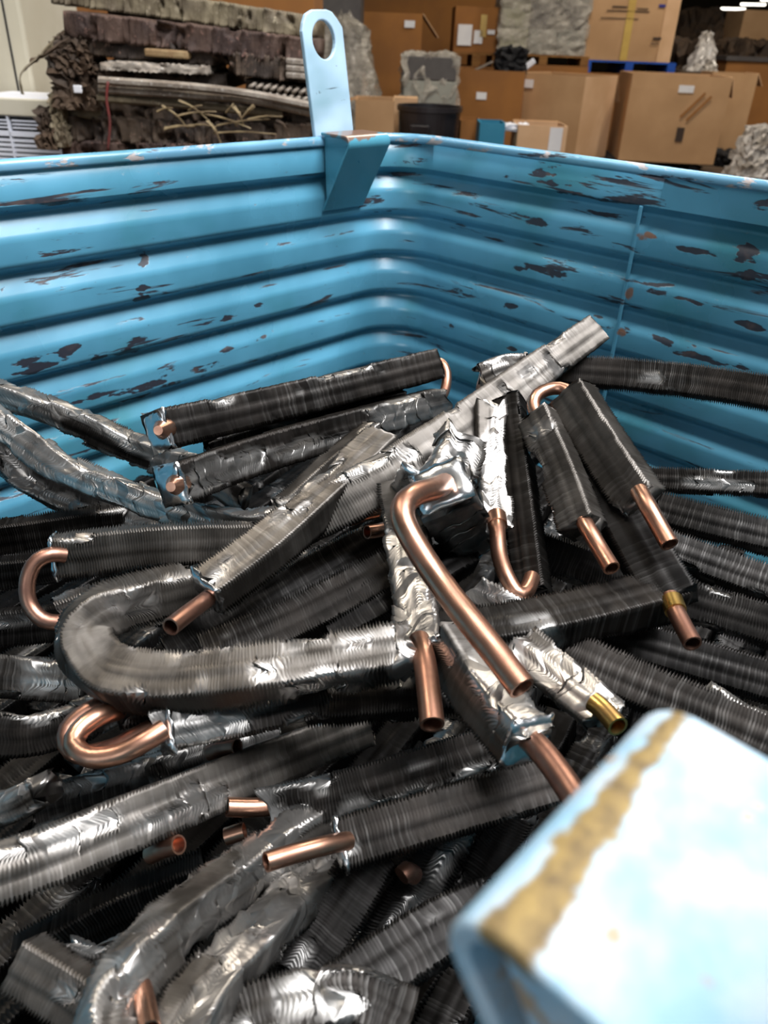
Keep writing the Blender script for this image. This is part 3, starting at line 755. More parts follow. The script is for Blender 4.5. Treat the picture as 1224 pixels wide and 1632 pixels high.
# ------------------------------------------------------------------ the lower layers: shared meshes, each strip its own object
fill = []
for k in range(8):
    L = (0.34, 0.40, 0.46, 0.34, 0.40, 0.26, 0.17, 0.11)[k]
    P = np.array([[-L/2, 0, 0], [0, 0.004*((k % 6)-2.5)*L/.4, 0.002], [L/2, 0, 0]])
    g = fin_geo(P, 0.025, 0.022, np.array([0, 0, 1.0]), 0.0, pitch=0.0024, crush=0.12+0.08*(k % 4), seed=900+k)
    fill.append((fin_mesh('buried_coil_strip', g, 'black_fins', np.zeros(3)), L))
rnd = random.Random(4)
def bury(z, ang, step):
    ca, sa = math.cos(ang), math.sin(ang)
    v = -1.2
    while v < 1.2:
        u = -1.3
        while u < 1.3:
            for me, L in [fill[rnd.randrange(5)], fill[5], fill[6], fill[7]]:
                uc = u+L/2
                x = -0.55+ca*uc-sa*v; y = -0.38+sa*uc+ca*v
                if all(BX0+0.06 < x+ca*t*L/2 < BX1-0.014 and BY0+0.02 < y+sa*t*L/2 < BY1-0.014 for t in (-1, 1)):
                    o = link('buried_coil_strip', me, None, (x, y, z+rnd.uniform(-.003, .003)))
                    o.rotation_euler = (rnd.uniform(-.25, .25), rnd.uniform(-.012, .012), ang+rnd.uniform(-.015, .015))
                    tag(o, 'finned strip blackened for shade, buried deep in the dark lower layers of the heap', 'coil strip', 'coil strips buried in the bin')
                    u += L+0.01; break
            else: u += 0.02
        v += step
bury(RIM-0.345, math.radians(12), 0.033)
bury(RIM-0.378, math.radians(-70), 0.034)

# ------------------------------------------------------------------ background: boxes, wrapped loads and old coils across the hall
ROTZ = math.atan2(SD[1], SD[0])
def fz(px, py, dist): return far(px, py, dist)[2]
def fs(px, py, dist): return (far(px, py, dist)-CAM) @ SD
def place(dist, side, z): return hallpt(dist, side, z)
def sticker(parent, name, mat, x0, x1, z0, z1, y=-0.019, th=0.004):
    return MB().box(x0, x1, y-th, y, z0, z1).obj(name, mat, parent)
def carton(label, x0, x1, ytop, dist, z0, depth, mat='cardboard', open_top=True, yaw=0.0, name='cardboard_box', flaps=(), lit_side_mat=None, group='cardboard boxes across the hall'):
    ym = ytop+40
    s0, s1 = fs(x0, ym, dist), fs(x1, ym, dist); w = s1-s0; h = fz((x0+x1)/2, ytop, dist)-z0
    e = thing(name, label, 'box', place(dist, (s0+s1)/2, z0), group, ROTZ+yaw)
    t = 0.012; hw = w/2
    rng = np.random.default_rng(int(x0*7+x1))
    def panel(nm, ax, c, a0, a1, m):
        # a slightly bowed sheet of corrugated card
        V, F = [], []; n = 7
        amp = rng.uniform(0.004, 0.018)
        for sgn in (0, 1):
            for i in range(n):
                for j in range(n):
                    u = a0+(a1-a0)*i/(n-1); z = h*j/(n-1)
                    bow = amp*math.sin(math.pi*i/(n-1))*math.sin(math.pi*min(1, j/(n-1)*0.8+0.1))*(-1 if c[1] < 0 else 1)
                    cc = c[0]+(bow if c[1] != 0 else 0)+sgn*t*c[2]
                    V.append((u, cc, z) if ax == 'x' else (cc, u, z))
        q = lambda s_, i, j: s_*n*n+i*n+j
        for s_ in (0, 1):
            for i in range(n-1):
                for j in range(n-1): F.append((q(s_, i, j), q(s_, i+1, j), q(s_, i+1, j+1), q(s_, i, j+1)))
        ring = [(i, 0) for i in range(n)]+[(n-1, j) for j in range(1, n)]+[(i, n-1) for i in range(n-2, -1, -1)]+[(0, j) for j in range(n-2, 0, -1)]
        for a in range(len(ring)):
            b = (a+1) % len(ring); F.append((q(0, *ring[a]), q(0, *ring[b]), q(1, *ring[b]), q(1, *ring[a])))
        link(nm, mesh_from(nm, V, F, m), e)
    panel('front_panel', 'x', (0.0, -1, 1), -hw, hw, mat)
    panel('back_panel', 'x', (depth, 1, -1), -hw, hw, mat)
    panel('side_panel', 'y', (-hw, -1, 1), t, depth-t, mat)
    panel('side_panel', 'y', (hw, 1, -1), t, depth-t, lit_side_mat or mat)  # right side can take paler card to paint in the light on it
    MB().box(-hw+t, hw-t, t, depth-t, 0.0, 0.012).obj('base_panel', mat, e)
    if not open_top:
        MB().box(-hw, 0-0.002, 0, depth, h, h+0.01).obj('top_flap', mat, e); MB().box(0.002, hw, 0, depth, h, h+0.01).obj('top_flap', mat, e)
    for (side, ang, ln) in flaps:
        if side == 'front': o = MB().box(-hw+.01, hw-.01, -ln, 0, 0, 0.008).obj('top_flap', 'cardboard_inner', e, (0, 0, h)); o.rotation_euler = (math.radians(ang), 0, 0)
        if side == 'back': o = MB().box(-hw+.01, hw-.01, 0, ln, 0, 0.008).obj('top_flap', 'cardboard_inner', e, (0, depth, h)); o.rotation_euler = (math.radians(-ang), 0, 0)
        if side == 'right': o = MB().box(0, ln, .01, depth-.01, 0, 0.008).obj('top_flap', 'cardboard_pale', e, (hw, 0, h)); o.rotation_euler = (0, math.radians(ang), 0)
        if side == 'left': o = MB().box(-ln, 0, .01, depth-.01, 0, 0.008).obj('top_flap', 'cardboard_inner', e, (-hw, 0, h)); o.rotation_euler = (0, math.radians(-ang), 0)
    e['w'] = w; e['h'] = h
    return e, w, h
def pallet(label, x0, x1, dist, z0, depth, mat, h=0.12, name='pallet'):
    ym = 100
    s0, s1 = fs(x0, ym, dist), fs(x1, ym, dist); w = s1-s0
    e = thing(name, label, 'pallet', place(dist, (s0+s1)/2, z0), 'pallets across the hall', ROTZ)
    for k in range(5):
        y = depth*k/5; MB().box(-w/2, w/2, y, y+depth/5*0.75, h-0.02, h).obj('deck_board', mat, e)
    for k in range(3):
        x = -w/2+k*(w-0.1)/2
        MB().box(x, x+0.1, 0, depth, 0.0, h-0.02).obj('bearer', mat, e)
    return e
def crumple(name, mat, size, seed, n=14, amp=0.06, parent=None, loc=None, taper=0.0, rotz=0.0, lean=0.0):
    # a sagging, creased cover over a block of the given size (origin at its base)
    rng = np.random.default_rng(seed)
    V, F = [], []
    sx, sy, sz = size
    rows = []
    for j in range(n+1):
        t = j/n
        per = []
        for i in range(4*n):
            k = i//n; f = (i % n)/n
            x, y = [(-.5+f, -.5), (.5, -.5+f), (.5-f, .5), (-.5, .5-f)][k]
            sc_ = 1-taper*t
            p = np.array([x*sx*sc_+lean*t, y*sy*sc_, sz*t])
            nrm = np.array([x, y, 0])
            p = p+nrm*rng.normal(0, amp)*1.4+np.array([0, 0, rng.normal(0, amp*0.35) if 0 < j else 0])
            per.append(p)
        rows.append(per)
    m = 4*n
    for per in rows: V += per
    for j in range(n):
        for i in range(m):
            i2 = (i+1) % m; F.append((j*m+i, j*m+i2, (j+1)*m+i2, (j+1)*m+i))
    c = np.mean(rows[-1], axis=0)
    prev = [n*m+i for i in range(m)]
    for r in (0.66, 0.33):
        k0 = len(V)
        for i in range(m): V.append(c+(rows[-1][i]-c)*r+np.array([0, 0, rng.normal(0, amp*0.5)+amp*0.3]))
        for i in range(m):
            i2 = (i+1) % m; F.append((prev[i], prev[i2], k0+i2, k0+i))
        prev = [k0+i for i in range(m)]
    V.append(c+np.array([0, 0, amp*.4])); kc = len(V)-1
    for i in range(m): F.append((prev[i], prev[(i+1) % m], kc))
    o = link(name, mesh_from(name, V, F, mat), parent, loc)
    o.rotation_euler = (0, 0, rotz)
    return o

# ---- lower row of big boxes on the right
P1 = 9.6
pallet('black pallet under the wide open box on the right', 1000, 1150, P1+0.06, 0, 1.0, 'dark_gap', h=0.10)
e, w, h = carton('large open cardboard box standing second from the right in the front row', 1003, 1158, 120, P1, 0.10, 1.0, flaps=(('right', 78, .2),), lit_side_mat='cardboard_pale', yaw=-.10)
sticker(e, 'label_sticker', 'paper', -0.02, 0.14, h-0.16, h-0.09); sticker(e, 'printed_mark', 'ink', 0.05, 0.13, 0.22, 0.36)
for k in range(2): 
    o = sticker(e, 'scuff', 'cardboard_dark', -0.16, 0.16, -0.012, 0.012); o.location = (0.16+0.07*k, -0.012, h*0.68-0.03*k); o.rotation_euler = (0, -0.85, 0)
e, w, h = carton('narrow folded cardboard box leaning behind the right front box', 1128, 1200, 116, P1+1.05, 0.0, 0.45, mat='cardboard', lit_side_mat='cardboard_pale', flaps=(('right', 60, .15),))
pallet('dark pallet under the cornerwise open box in the front row', 858, 985, P1+0.25, 0, 0.8, 'dark_gap', h=0.10)
e, w, h = carton('large open cardboard box set cornerwise in the middle of the front row', 848, 972, 120, P1, 0.10, 0.74, flaps=(('back', 60, .3), ('left', 50, .25)), lit_side_mat='cardboard_pale')
sticker(e, 'label_sticker', 'paper', -0.30, -0.19, h-0.14, h-0.06)
yw = -0.70; e.rotation_euler = (0, 0, ROTZ+yw)
cc = place(9.35, fs(925, 180, 9.35), 0.10); a_ = ROTZ+yw
e.location = (cc[0]-math.cos(a_)*w/2, cc[1]-math.sin(a_)*w/2, 0.10)
e, w, h = carton('plain brown cardboard box with a small white label left in the front row', 728, 832, 112, P1, 0.0, 0.45, mat='cardboard_dark', yaw=-.15)
sticker(e, 'label_sticker', 'paper', -0.14, -0.03, h-0.28, h-0.21)
e, w, h = carton('brown cardboard box half hidden beyond the right front boxes', 1150, 1262, 98, P1+2.4, 0.0, 0.9, mat='cardboard_dark')
MB().box(-w/2-.03, w/2, -.03, .9, h, h+.05).obj('lid_edge', 'dark_carton', e)

# ---- upper row: loads stacked on hidden boxes
def stack_under(label, x0, x1, dist, ztop, depth, mat='cardboard_dark'):
    s0, s1 = fs(x0, 110, dist), fs(x1, 110, dist); w = s1-s0
    e = thing('cardboard_box', label, 'box', place(dist, (s0+s1)/2, 0), 'cardboard boxes across the hall', ROTZ)
    MB().box(-w/2, w/2, 0, depth, 0, ztop).obj('body', mat, e, bevel=0.01); MB().box(-w/2, w/2, 0, depth*0.49, ztop, ztop+0.012).obj('top_flap', mat, e)
    MB().box(-w/2, w/2, depth*0.51, depth, ztop, ztop+0.012).obj('top_flap', mat, e)
    return e
D2 = 11.3
zt = fz(1010, 118, D2)
stack_under('brown box carrying the blue pallet behind the front row', 935, 1078, D2, zt-0.015, 1.0)
pallet('bright blue pallet under the tall taped box', 930, 1078, D2, zt, 1.0, 'blue_pallet_paint', h=fz(1010, 98, D2)-zt)
zt2 = fz(1010, 98, D2)
e, w, h = carton('tall taped cardboard box standing on the bright blue pallet', 934, 1088, -52, D2+0.02, zt2+0.002, 1.0, open_top=False, lit_side_mat='cardboard_pale')
sticker(e, 'tape_strip', 'tape', -0.05, 0.04, 0.0, h)
for (a, b, c, d_) in [(-.30, .22, h*.54, h*.55), (-.36, .10, h*.46, h*.468), (-.24, -.06, h*.58, h*.595), (.06, .2, h*.57, h*.58), (.32, .42, h*.25, h*.275), (.30, .40, h*.20, h*.21)]:
    sticker(e, 'printed_mark', 'ink', a, b, c, d_)
sticker(e, 'printed_mark', 'blue_ink', .32, .40, h*.60, h*.63)
MB().box(w/2-0.17, w/2, -0.016, -0.004, 0, h).obj('corner_board', 'cardboard_pale', e)
D3 = 10.9
zt = fz(865, 104, D3)
stack_under('brown box carrying the shrink wrapped grey load', 795, 938, D3+0.3, zt-0.015, 0.9)
pallet('wooden pallet under the shrink wrapped grey load', 793, 938, D3+0.3, zt, 0.9, 'pallet_wood', h=fz(865, 88, D3)-zt)
zt = fz(865, 88, D3)+0.003
s0, s1 = fs(797, 60, D3+.3), fs(935, 60, D3+.3); w = s1-s0; h = fz(865, -45, D3)-zt
e = thing('wrapped_pallet_load', 'grey cartons shrink wrapped in clear film on a wooden pallet', 'wrapped load', place(D3+.35, (s0+s1)/2, zt), None, ROTZ)
mats = ['green_carton', 'grey_carton', 'dark_carton']
rr = random.Random(3)
for r_ in range(3):
    for c_ in range(3):
        m_ = 'grey_carton' if (r_ == 0 and c_) else ('green_carton' if c_ == 0 else ('dark_carton' if r_ == 1 else 'grey_carton'))
        MB().box(-w/2+c_*w/3+.008, -w/2+(c_+1)*w/3-.008, 0, .7, r_*h/3+.004, (r_+1)*h/3-.004).obj('carton', m_, e, bevel=0.01)
crumple('shrink_film', 'plastic_film', (w*1.03, .76, h*1.02), 5, 16, 0.02, e, (0, .35, 0))
D4 = 11.4
zt = fz(760, 106, D4)
stack_under('brown box carrying the labelled box behind the front row', 722, 796, D4, zt-0.015, 0.9)
pallet('wooden pallet under the brown box with two white labels', 720, 797, D4, zt, 0.9, 'pallet_wood', h=fz(760, 84, D4)-zt)
zt = fz(760, 84, D4)+.003
e, w, h = carton('brown cardboard box with two white labels on a wooden pallet', 724, 794, 12, D4+.02, zt, 0.8, mat='cardboard_dark', open_top=False)
sticker(e, 'label_sticker', 'paper', -w*.42, -w*.10, h*.15, h*.62); sticker(e, 'label_sticker', 'paper', -w*.05, w*.15, h*.2, h*.5)
sticker(e, 'tape_strip', 'tape', w*.08, w*.22, h*.35, h*.85); sticker(e, 'label_sticker', 'paper', w*.25, w*.42, h*.42, h*.52)
e, w, h = carton('big brown open box behind the heap of plastic film', 572, 672, 20, 10.6, 0.0, 1.0, mat='cardboard_dark', flaps=(('right', 50, .3),))
sticker(e, 'label_sticker', 'paper', .16, .28, h-.14, h-.07)
e, w, h = carton('deep brown box row along the back behind the upper loads', 560, 790, -30, 14.0, 0.0, 1.0, mat='cardboard_dark', open_top=False)
# ---- smaller things in front of the big boxes
e, w, h = carton('small pale carton with a white paper sheet just beyond the bin rim', 822, 900, 200, 7.6, 0.0, 0.45, mat='cardboard_pale', flaps=(('back', 40, .18),))
sticker(e, 'paper_sheet', 'paper', w*.14, w*.40, h-.20, h-.01)
o = crumple('packing_foam', 'white_plastic', (.22, .2, .05), 8, 6, .012, None, tuple(place(7.75, fs(822, 205, 7.75), fz(822, 208, 7.75))), rotz=ROTZ)
tag(o, 'white packing sheets lying on top of the small pale carton', 'packing foam')
e, w, h = carton('small blue open box just beyond the bin rim', 762, 802, 196, 7.5, 0.0, 0.35, mat='teal_panel', name='blue_box')
e, w, h = carton('small brown box between the black tub and the blue box', 732, 764, 192, 7.9, 0.0, 0.4, mat='cardboard_dark')
c = place(7.9, fs(684, 190, 7.9), 0); zt = fz(684, 168, 7.9); rt = abs(fs(736, 190, 7.9)-fs(632, 190, 7.9))/2
e = thing('black_tub', 'round black plastic tub just beyond the bin rim', 'tub', c)
ang = np.linspace(0, 2*np.pi, 40, endpoint=False)
prf = [(rt*.84, 0), (rt*.95, zt*.93), (rt*1.0, zt*.94), (rt*1.0, zt), (rt*.93, zt), (rt*.82, .03)]
V = [(r_*math.cos(a), r_*math.sin(a), z) for r_, z in prf for a in ang]; n_ = 40
F = [(i*n_+j, i*n_+(j+1) % n_, (i+1)*n_+(j+1) % n_, (i+1)*n_+j) for i in range(5) for j in range(n_)]+[tuple(range(n_))[::-1], tuple(range(5*n_, 6*n_))]
link('tub_wall', mesh_from('tub_wall', V, F, 'black_tub', False), e)
hv = MB(); hv.box(-.09, .09, -rt*1.06, -rt*.93, zt*.70, zt*.80); o = hv.obj('handle', 'black_tub', e, bevel=.01); o.rotation_euler = (0, 0, ROTZ-.3)
# grey wrapped stack
s0, s1 = fs(640, 140, 8.9), fs(728, 140, 8.9); zt = fz(690, 90, 8.9); w = s1-s0
e = thing('wrapped_stack', 'stack of grey cartons under loose clear film beside the black tub', 'wrapped load', place(8.9, (s0+s1)/2, 0), None, ROTZ)
for k in range(5):
    MB().box(-w/2+.02*(k % 2), w/2-.015*((k+1) % 2), 0, .55, k*zt/5+.003, (k+1)*zt/5-.003).obj('carton', 'grey_carton' if k % 2 else 'dark_carton', e, bevel=.008)
crumple('loose_film', 'plastic_film', (w*1.05, .6, zt*1.01), 12, 14, .03, e, (0, .28, 0), taper=.1)
# heap of clear film
s0, s1 = fs(540, 140, 8.0), fs(640, 140, 8.0); zt = fz(575, 45, 8.0)
o = crumple('plastic_film_heap', 'bag_plastic', (1.35, .9, zt*1.02), 21, 15, .07, None, tuple(place(8.5, fs(520, 140, 8.5), 0)), taper=.72, rotz=ROTZ, lean=.12)
o.data.materials[0] = MAT['plastic_film']; o.data.polygons.foreach_set('use_smooth', [True]*len(o.data.polygons))
tag(o, 'shiny crumpled heap of clear plastic film right of the lifting lug', 'plastic film')
e, w, h = carton('low open brown box in front of the film heap', 566, 626, 160, 7.4, 0.0, .5, mat='cardboard', flaps=(('left', 20, .2), ('back', 70, .2)))
e, w, h = carton('small pale box between film heap and grey stack', 626, 664, 158, 8.2, 0.0, .3, mat='cardboard_pale', open_top=False)
# scrap on the boxes and at the right
def scrap_bar(label, pa, pb, dist, w, h, mat, name='metal_offcut', cat='scrap', group='offcuts lying on the boxes'):
    a, b = far(*pa, dist), far(*pb, dist); dv = b-a; L = np.linalg.norm(dv)
    o = MB().box(0, L, -w/2, w/2, -h/2, h/2).obj(name, mat, None, tuple(a), bevel=min(w, h)*.2)
    o.rotation_euler = Vector(dv).to_track_quat('X', 'Z').to_euler(); return tag(o, label, cat, group)
scrap_bar('white tube sticking up out of the plain brown box', (822, 120), (852, 96), 9.9, .06, .06, 'white_plastic')
scrap_bar('pale bent strip lying across the plain brown box', (757, 112), (785, 98), 9.95, .10, .02, 'oxidised_bar')
o = crumple('dark_bag', 'dark_gap', (.3, .3, .22), 31, 8, .03, None, tuple(place(9.95, fs(812, 112, 9.95), fz(812, 116, 9.95))), rotz=ROTZ)
tag(o, 'dark bag lying in the top of the plain brown box', 'bag')
o = crumple('white_bag', 'bag_plastic', (.6, .5, .5), 41, 14, .03, None, tuple(place(9.4, fs(1222, 230, 9.4), 0)), taper=.3, rotz=ROTZ)
tag(o, 'crumpled white plastic bags on the floor at the right edge', 'bag')
o = crumple('white_bag', 'bag_plastic', (.34, .3, .42), 43, 9, .02, None, tuple(place(11.4, fs(1116, 112, 11.4), fz(1116, 115, 11.4))), taper=.7, rotz=ROTZ)
tag(o, 'pointed white bag standing behind the right front boxes', 'bag')
e = stack_under('dark crate holding the pointed white bag', 1085, 1150, 11.2, fz(1116, 116, 11.2), .7, 'dark_scrap')
e, w, h = carton('orange brown box standing high at the right edge', 1178, 1270, 18, 14.6, 0.0, .8, mat='cardboard', open_top=False)
sticker(e, 'printed_mark', 'pink_print', -.1, .3, h-.55, h-.48)
for k, (px, py, sx, sz, dist) in enumerate([(1110, 50, .9, .55, 17.0), (1150, 70, .9, .4, 15.6), (1190, 80, .8, .3, 13.7), (1098, 90, .6, .35, 12.7)]):
    zb = fz(px, py+25, dist)
    o = crumple('dark_scrap_heap', 'dark_scrap', (sx, .7, zb+sz), 51+k, 10, .07, None, tuple(place(dist, fs(px, py, dist), 0)), taper=.25, rotz=ROTZ)
    tag(o, ['dark scrap heap beside the tall taped box', 'dark scrap heap right of the tall taped box, farther back', 'low dark scrap heap in front of the orange brown box', 'dark scrap heap just behind the pointed white bag'][k], 'scrap heap', 'dark scrap heaps at the right')
for k in range(3):
    o = MB().box(-.1, .1, -.3, .3, 0, .05).obj('hall_lamp_tube', 'lamp_tube', None, tuple(far(1168+32*k, 16-7*k, 24.0))); o.rotation_euler = (0, 0, ROTZ+1.2)
    tag(o, ['far white ceiling lamp nearest the dark wall', 'middle one of three far white ceiling lamps', 'far white ceiling lamp at the right corner'][k], 'lamp', 'far ceiling lamps')
# loose debris on the floor beyond the rim
for k, (px, py, a) in enumerate([(925, 243, .3), (1080, 262, 1.0), (1150, 258, .2), (1030, 258, 2.0)]):
    r_ = ray(px, py); t_ = -(CAMZ-0.03)/r_[2]; p = CAM+r_*t_
    o = crumple('floor_scrap', 'dark_gap', (.45, .3, .14), 71+k, 8, .03, None, (p[0], p[1], 0), rotz=a)
    tag(o, ['dark scrap on the floor between the two open boxes', 'long dark scrap on the floor before the wide open box', 'dark scrap on the floor at the corner of the wide open box', 'flat dark scrap on the floor left of the wide open box'][k], 'scrap', 'dark scrap on the floor')

# ------------------------------------------------------------------ old dirty coils stacked behind the left wall
OLD = 'old dirty coils stacked behind the bin'
def old_coil(label, pts, hpx, dist, depth, mat, pitch=0.009, crush=.25, groove=.006, fold=None, seed=0, name='old_coil'):
    P = np.array([far(x, y, dist+dd) for x, y, dd in pts])+FW*depth/2
    hm = hpx*dist/FPX*0.87
    base = P.mean(axis=0).copy(); base[2] = P[:, 2].min()-hm/2
    e = thing(name, label, 'old coil', base, OLD)
    g = fin_geo(P, hm, depth, -FW, 0.0, pitch=pitch, crush=crush, seed=200+seed, depth=groove, ridge=0.0, rag=.02, nw=8, nh=6)
    link('fin_core', fin_mesh('fin_core', g, mat, base), e)
    return e, P, hm, base
def end_bar(e, base, a, b, dist, w, mat, name, th=None, off=0.0):
    a, b = far(*a, dist)-FW*off, far(*b, dist)-FW*off; dv = b-a; L = np.linalg.norm(dv)
    o = MB().box(0, L, -w/2, w/2, -(th or w)/2, (th or w)/2).obj(name, mat, e, tuple(a-base), bevel=min(w, th or w)*.25)
    q = Vector(dv).to_track_quat('X', 'Z'); o.rotation_euler = q.to_euler(); return o
DS = 2.55
old_coil('pale dusty coil slab on the very top of the old stack', [(85, -14, .10), (290, 14, .08), (498, 44, .06)], 34, DS, .36, 'dusty_coil', crush=.2, seed=1)
old_coil('long rusty coil slab second from the top of the old stack', [(100, 38, .0), (300, 60, 0), (500, 84, 0)], 38, DS, .42, 'rusty_coil', seed=2)
e, P, hm, base = old_coil('brown coil with a pale beige panel in the upper left of the old stack', [(108, 68, .03), (185, 76, .02), (352, 90, .02)], 30, DS, .38, 'dirty_coil', seed=3)
end_bar(e, base, (232, 83), (302, 88), DS, .052, 'beige_panel', 'beige_panel', .02, off=-.01)
e, P, hm, base = old_coil('short dark coil with pale tube ends beside the lug in the old stack', [(362, 100, .0), (500, 116, 0)], 34, DS, .4, 'dirty_coil', seed=4)
for k in range(3): end_bar(e, base, (456, 97+11*k), (500, 101+11*k), DS, .017, 'oxidised_bar', 'tube_end', off=.004)
e, P, hm, base = old_coil('bright grey bar of tube bends across the middle of the old stack', [(160, 104, -.02), (330, 112, -.02)], 15, DS, .30, 'oxidised_bar', pitch=.016, groove=.004, crush=.3, seed=5)
old_coil('very dark coil slab under the bright grey bar in the old stack', [(155, 122, .05), (360, 130, .05)], 24, DS, .4, 'dark_scrap', seed=6)
e, P, hm, base = old_coil('coil showing two rows of knobbly tube bends beside the lug', [(392, 142, .04), (500, 156, .04)], 30, DS, .36, 'dirty_coil', seed=7)
for r_ in range(2):
    for k in range(9):
        p = far(398+11.5*k+4*r_, 137+12*r_+1.3*k, DS)
        tube_obj('return_bend', [p+np.array([0, 0, -.006])+FW*.05, p+np.array([0, 0, -.004]), p+SD*.012+np.array([0, 0, .004]), p+SD*.016+FW*.05+np.array([0, 0, .006])], .0055, 'oxidised_bar', e, base, seg=8, open1=False, step=.006)
for k, (lb, pts) in enumerate([('upper of the pale bent bars crossing the old stack', [(158, 128, -.03), (300, 138, -.04), (400, 150, -.03), (505, 170, 0)]),
                               ('middle one of the pale bent bars crossing the old stack', [(158, 142, -.01), (300, 152, -.02), (400, 160, 0), (505, 182, .02)]),
                               ('lower of the pale bent bars crossing the old stack', [(156, 156, .0), (260, 164, .0), (350, 172, .01), (450, 182, .03)])]):
    P = catmull([far(x, y, DS+d_) for x, y, d_ in pts], .02)
    V, F = tube_geo(P, .0115, seg=8, open1=False, raw=True); bs = P.mean(axis=0)
    o = link('bent_bar', mesh_from('bent_bar', V-bs, F, 'oxidised_bar' if k < 2 else 'dusty_coil'), None, tuple(bs)); tag(o, lb, 'metal bar', OLD)
e, P, hm, base = old_coil('dark coil slab third from the bottom of the old stack', [(88, 172, .06), (300, 180, .06), (505, 192, .06)], 34, DS, .42, 'dirty_coil', seed=8)
end_bar(e, base, (86, 160), (150, 172), DS, .03, 'dusty_coil', 'end_plate', .08, off=-.06)
old_coil('dark coil slab just above the blue rim in the old stack', [(112, 205, .03), (300, 212, .03), (505, 218, .03)], 40, DS, .42, 'dirty_coil', seed=9)
old_coil('lowest coil slab of the old stack half hidden by the rim', [(95, 245, .03), (300, 250, .03), (505, 256, .03)], 42, DS, .42, 'rusty_coil', seed=10)
# scrap block and crate that carry the stack
s0, s1 = fs(88, 240, DS), fs(505, 240, DS); zt = fz(300, 272, DS)
e = thing('wooden_crate', 'wooden crate under the stack of old dirty coils', 'crate', place(DS, (s0+s1)/2, 0), None, ROTZ); w = s1-s0
for k in range(6): MB().box(-w/2, w/2, -.15, -.13, k*zt/6+.004, (k+1)*zt/6-.004).obj('plank', 'pallet_wood', e)
for k in range(6): MB().box(-w/2, w/2, .46, .48, k*zt/6+.004, (k+1)*zt/6-.004).obj('plank', 'pallet_wood', e)
for x in (-w/2, w/2-.05): MB().box(x, x+.05, -.13, .46, 0, zt).obj('post', 'pallet_wood', e)
# left end: dark twisted scrap, bent strip, splinters
def twisted(label, pts, dist, w, th, mat, name='twisted_strip', cat='metal strip', group='loose strips on the old stack', seed=0):
    P = catmull([far(x, y, dist+d_) for x, y, d_ in pts], .012); n = len(P)
    T = unit(np.gradient(P, axis=0)); rng = np.random.default_rng(seed)
    V, F = [], []
    for i in range(n):
        a = 0.6+1.6*i/n+rng.normal(0, .12); up = np.array([0, 0, 1.]); N = unit(np.cross(T[i], FW)*math.cos(a)+FW*math.sin(a))
        N = unit(N-T[i]*(N @ T[i])); B = np.cross(T[i], N); ww = w*(1+rng.normal(0, .12))
        for u, v in ((-.5, -.5), (.5, -.5), (.5, .5), (-.5, .5)): V.append(P[i]+N*u*ww+B*v*th)
    for i in range(n-1):
        for j in range(4): F.append((i*4+j, i*4+(j+1) % 4, (i+1)*4+(j+1) % 4, (i+1)*4+j))
    F += [(0, 1, 2, 3), tuple(4*(n-1)+j for j in (3, 2, 1, 0))]
    b = np.array(V).mean(axis=0)
    o = link(name, mesh_from(name, np.array(V)-b, F, mat), None, tuple(b)); return tag(o, label, cat, group)
twisted('dull bent metal strip hooking down in front of the cream cabinet', [(110, 50, .1), (70, 85, -.05), (45, 105, -.1), (32, 122, -.12), (36, 150, -.12)], DS, .022, .004, 'dusty_coil', seed=1)
twisted('thin dark strip sagging from the left end of the old stack', [(112, 62, .0), (85, 78, -.04), (62, 92, -.05), (48, 96, -.05)], DS, .014, .004, 'dark_scrap', seed=2)
for k, (px, py, sx, sz) in enumerate([(88, 205, .055, .10), (126, 88, .11, .09), (126, 130, .12, .14), (104, 190, .04, .14)]):
    c = far(px, py, DS+.06)
    o = crumple('scrap_clump', 'dark_scrap' if k != 3 else 'dusty_coil', (sx, .14, sz), 81+k, 13, .013 if k < 3 else .006, None, tuple(c-np.array([0, 0, sz/2])), taper=.2, rotz=ROTZ)
    tag(o, ['jagged dark scrap clump over the white grille', 'dark scrap clump at the upper left end of the old stack', 'large dark scrap clump at the left end of the old stack', 'dusty upright plate at the lower left end of the old stack'][k], 'scrap', 'scrap at the left end of the old stack')
o = MB().box(-.012, .012, -.004, .004, -.010, .010).obj('paper_tag', 'paper', None, tuple(far(124, 142, DS-.015)), bevel=.002); o.rotation_euler = (0, 0, ROTZ)
tag(o, 'small white tag on the large dark scrap clump', 'tag')
P = catmull([far(x, y, DS-.06) for x, y in [(172, 130), (170, 160), (175, 195), (172, 240)]], .01); V, F = tube_geo(P, .004, seg=8, open1=False, raw=True); b = P.mean(axis=0)
o = link('red_wire', mesh_from('red_wire', V-b, F, 'red_wire', True), None, tuple(b)); tag(o, 'thin red brown wire hanging down the front of the old stack', 'wire')
spl = [((258, 168), (300, 205)), ((285, 160), (330, 190)), ((300, 200), (345, 203)), ((330, 192), (352, 228)), ((318, 180), (400, 205)), ((372, 170), (388, 200)), ((345, 200), (430, 190)), ((262, 205), (312, 202)),
       ((405, 168), (375, 200)), ((360, 180), (372, 166)), ((280, 185), (345, 178)), ((340, 212), (440, 214)), ((250, 178), (275, 172)), ((395, 190), (450, 186)), ((440, 192), (458, 208)), ((300, 176), (322, 168))]
where = ['leftmost steep splinter', 'splinter crossing the red wire end', 'short level splinter at the left', 'splinter drooping over the blue rim', 'long splinter sloping right', 'broad upright splinter', 'thin long splinter rising right', 'pale stubby splinter at the left',
         'broad bent offcut leaning left', 'small upright offcut in the middle', 'thin level splinter in the middle', 'long low splinter along the slab', 'tiny splinter at the far left', 'thin splinter towards the lug', 'steep dark offcut next to the lug', 'small splinter near the bent bars']
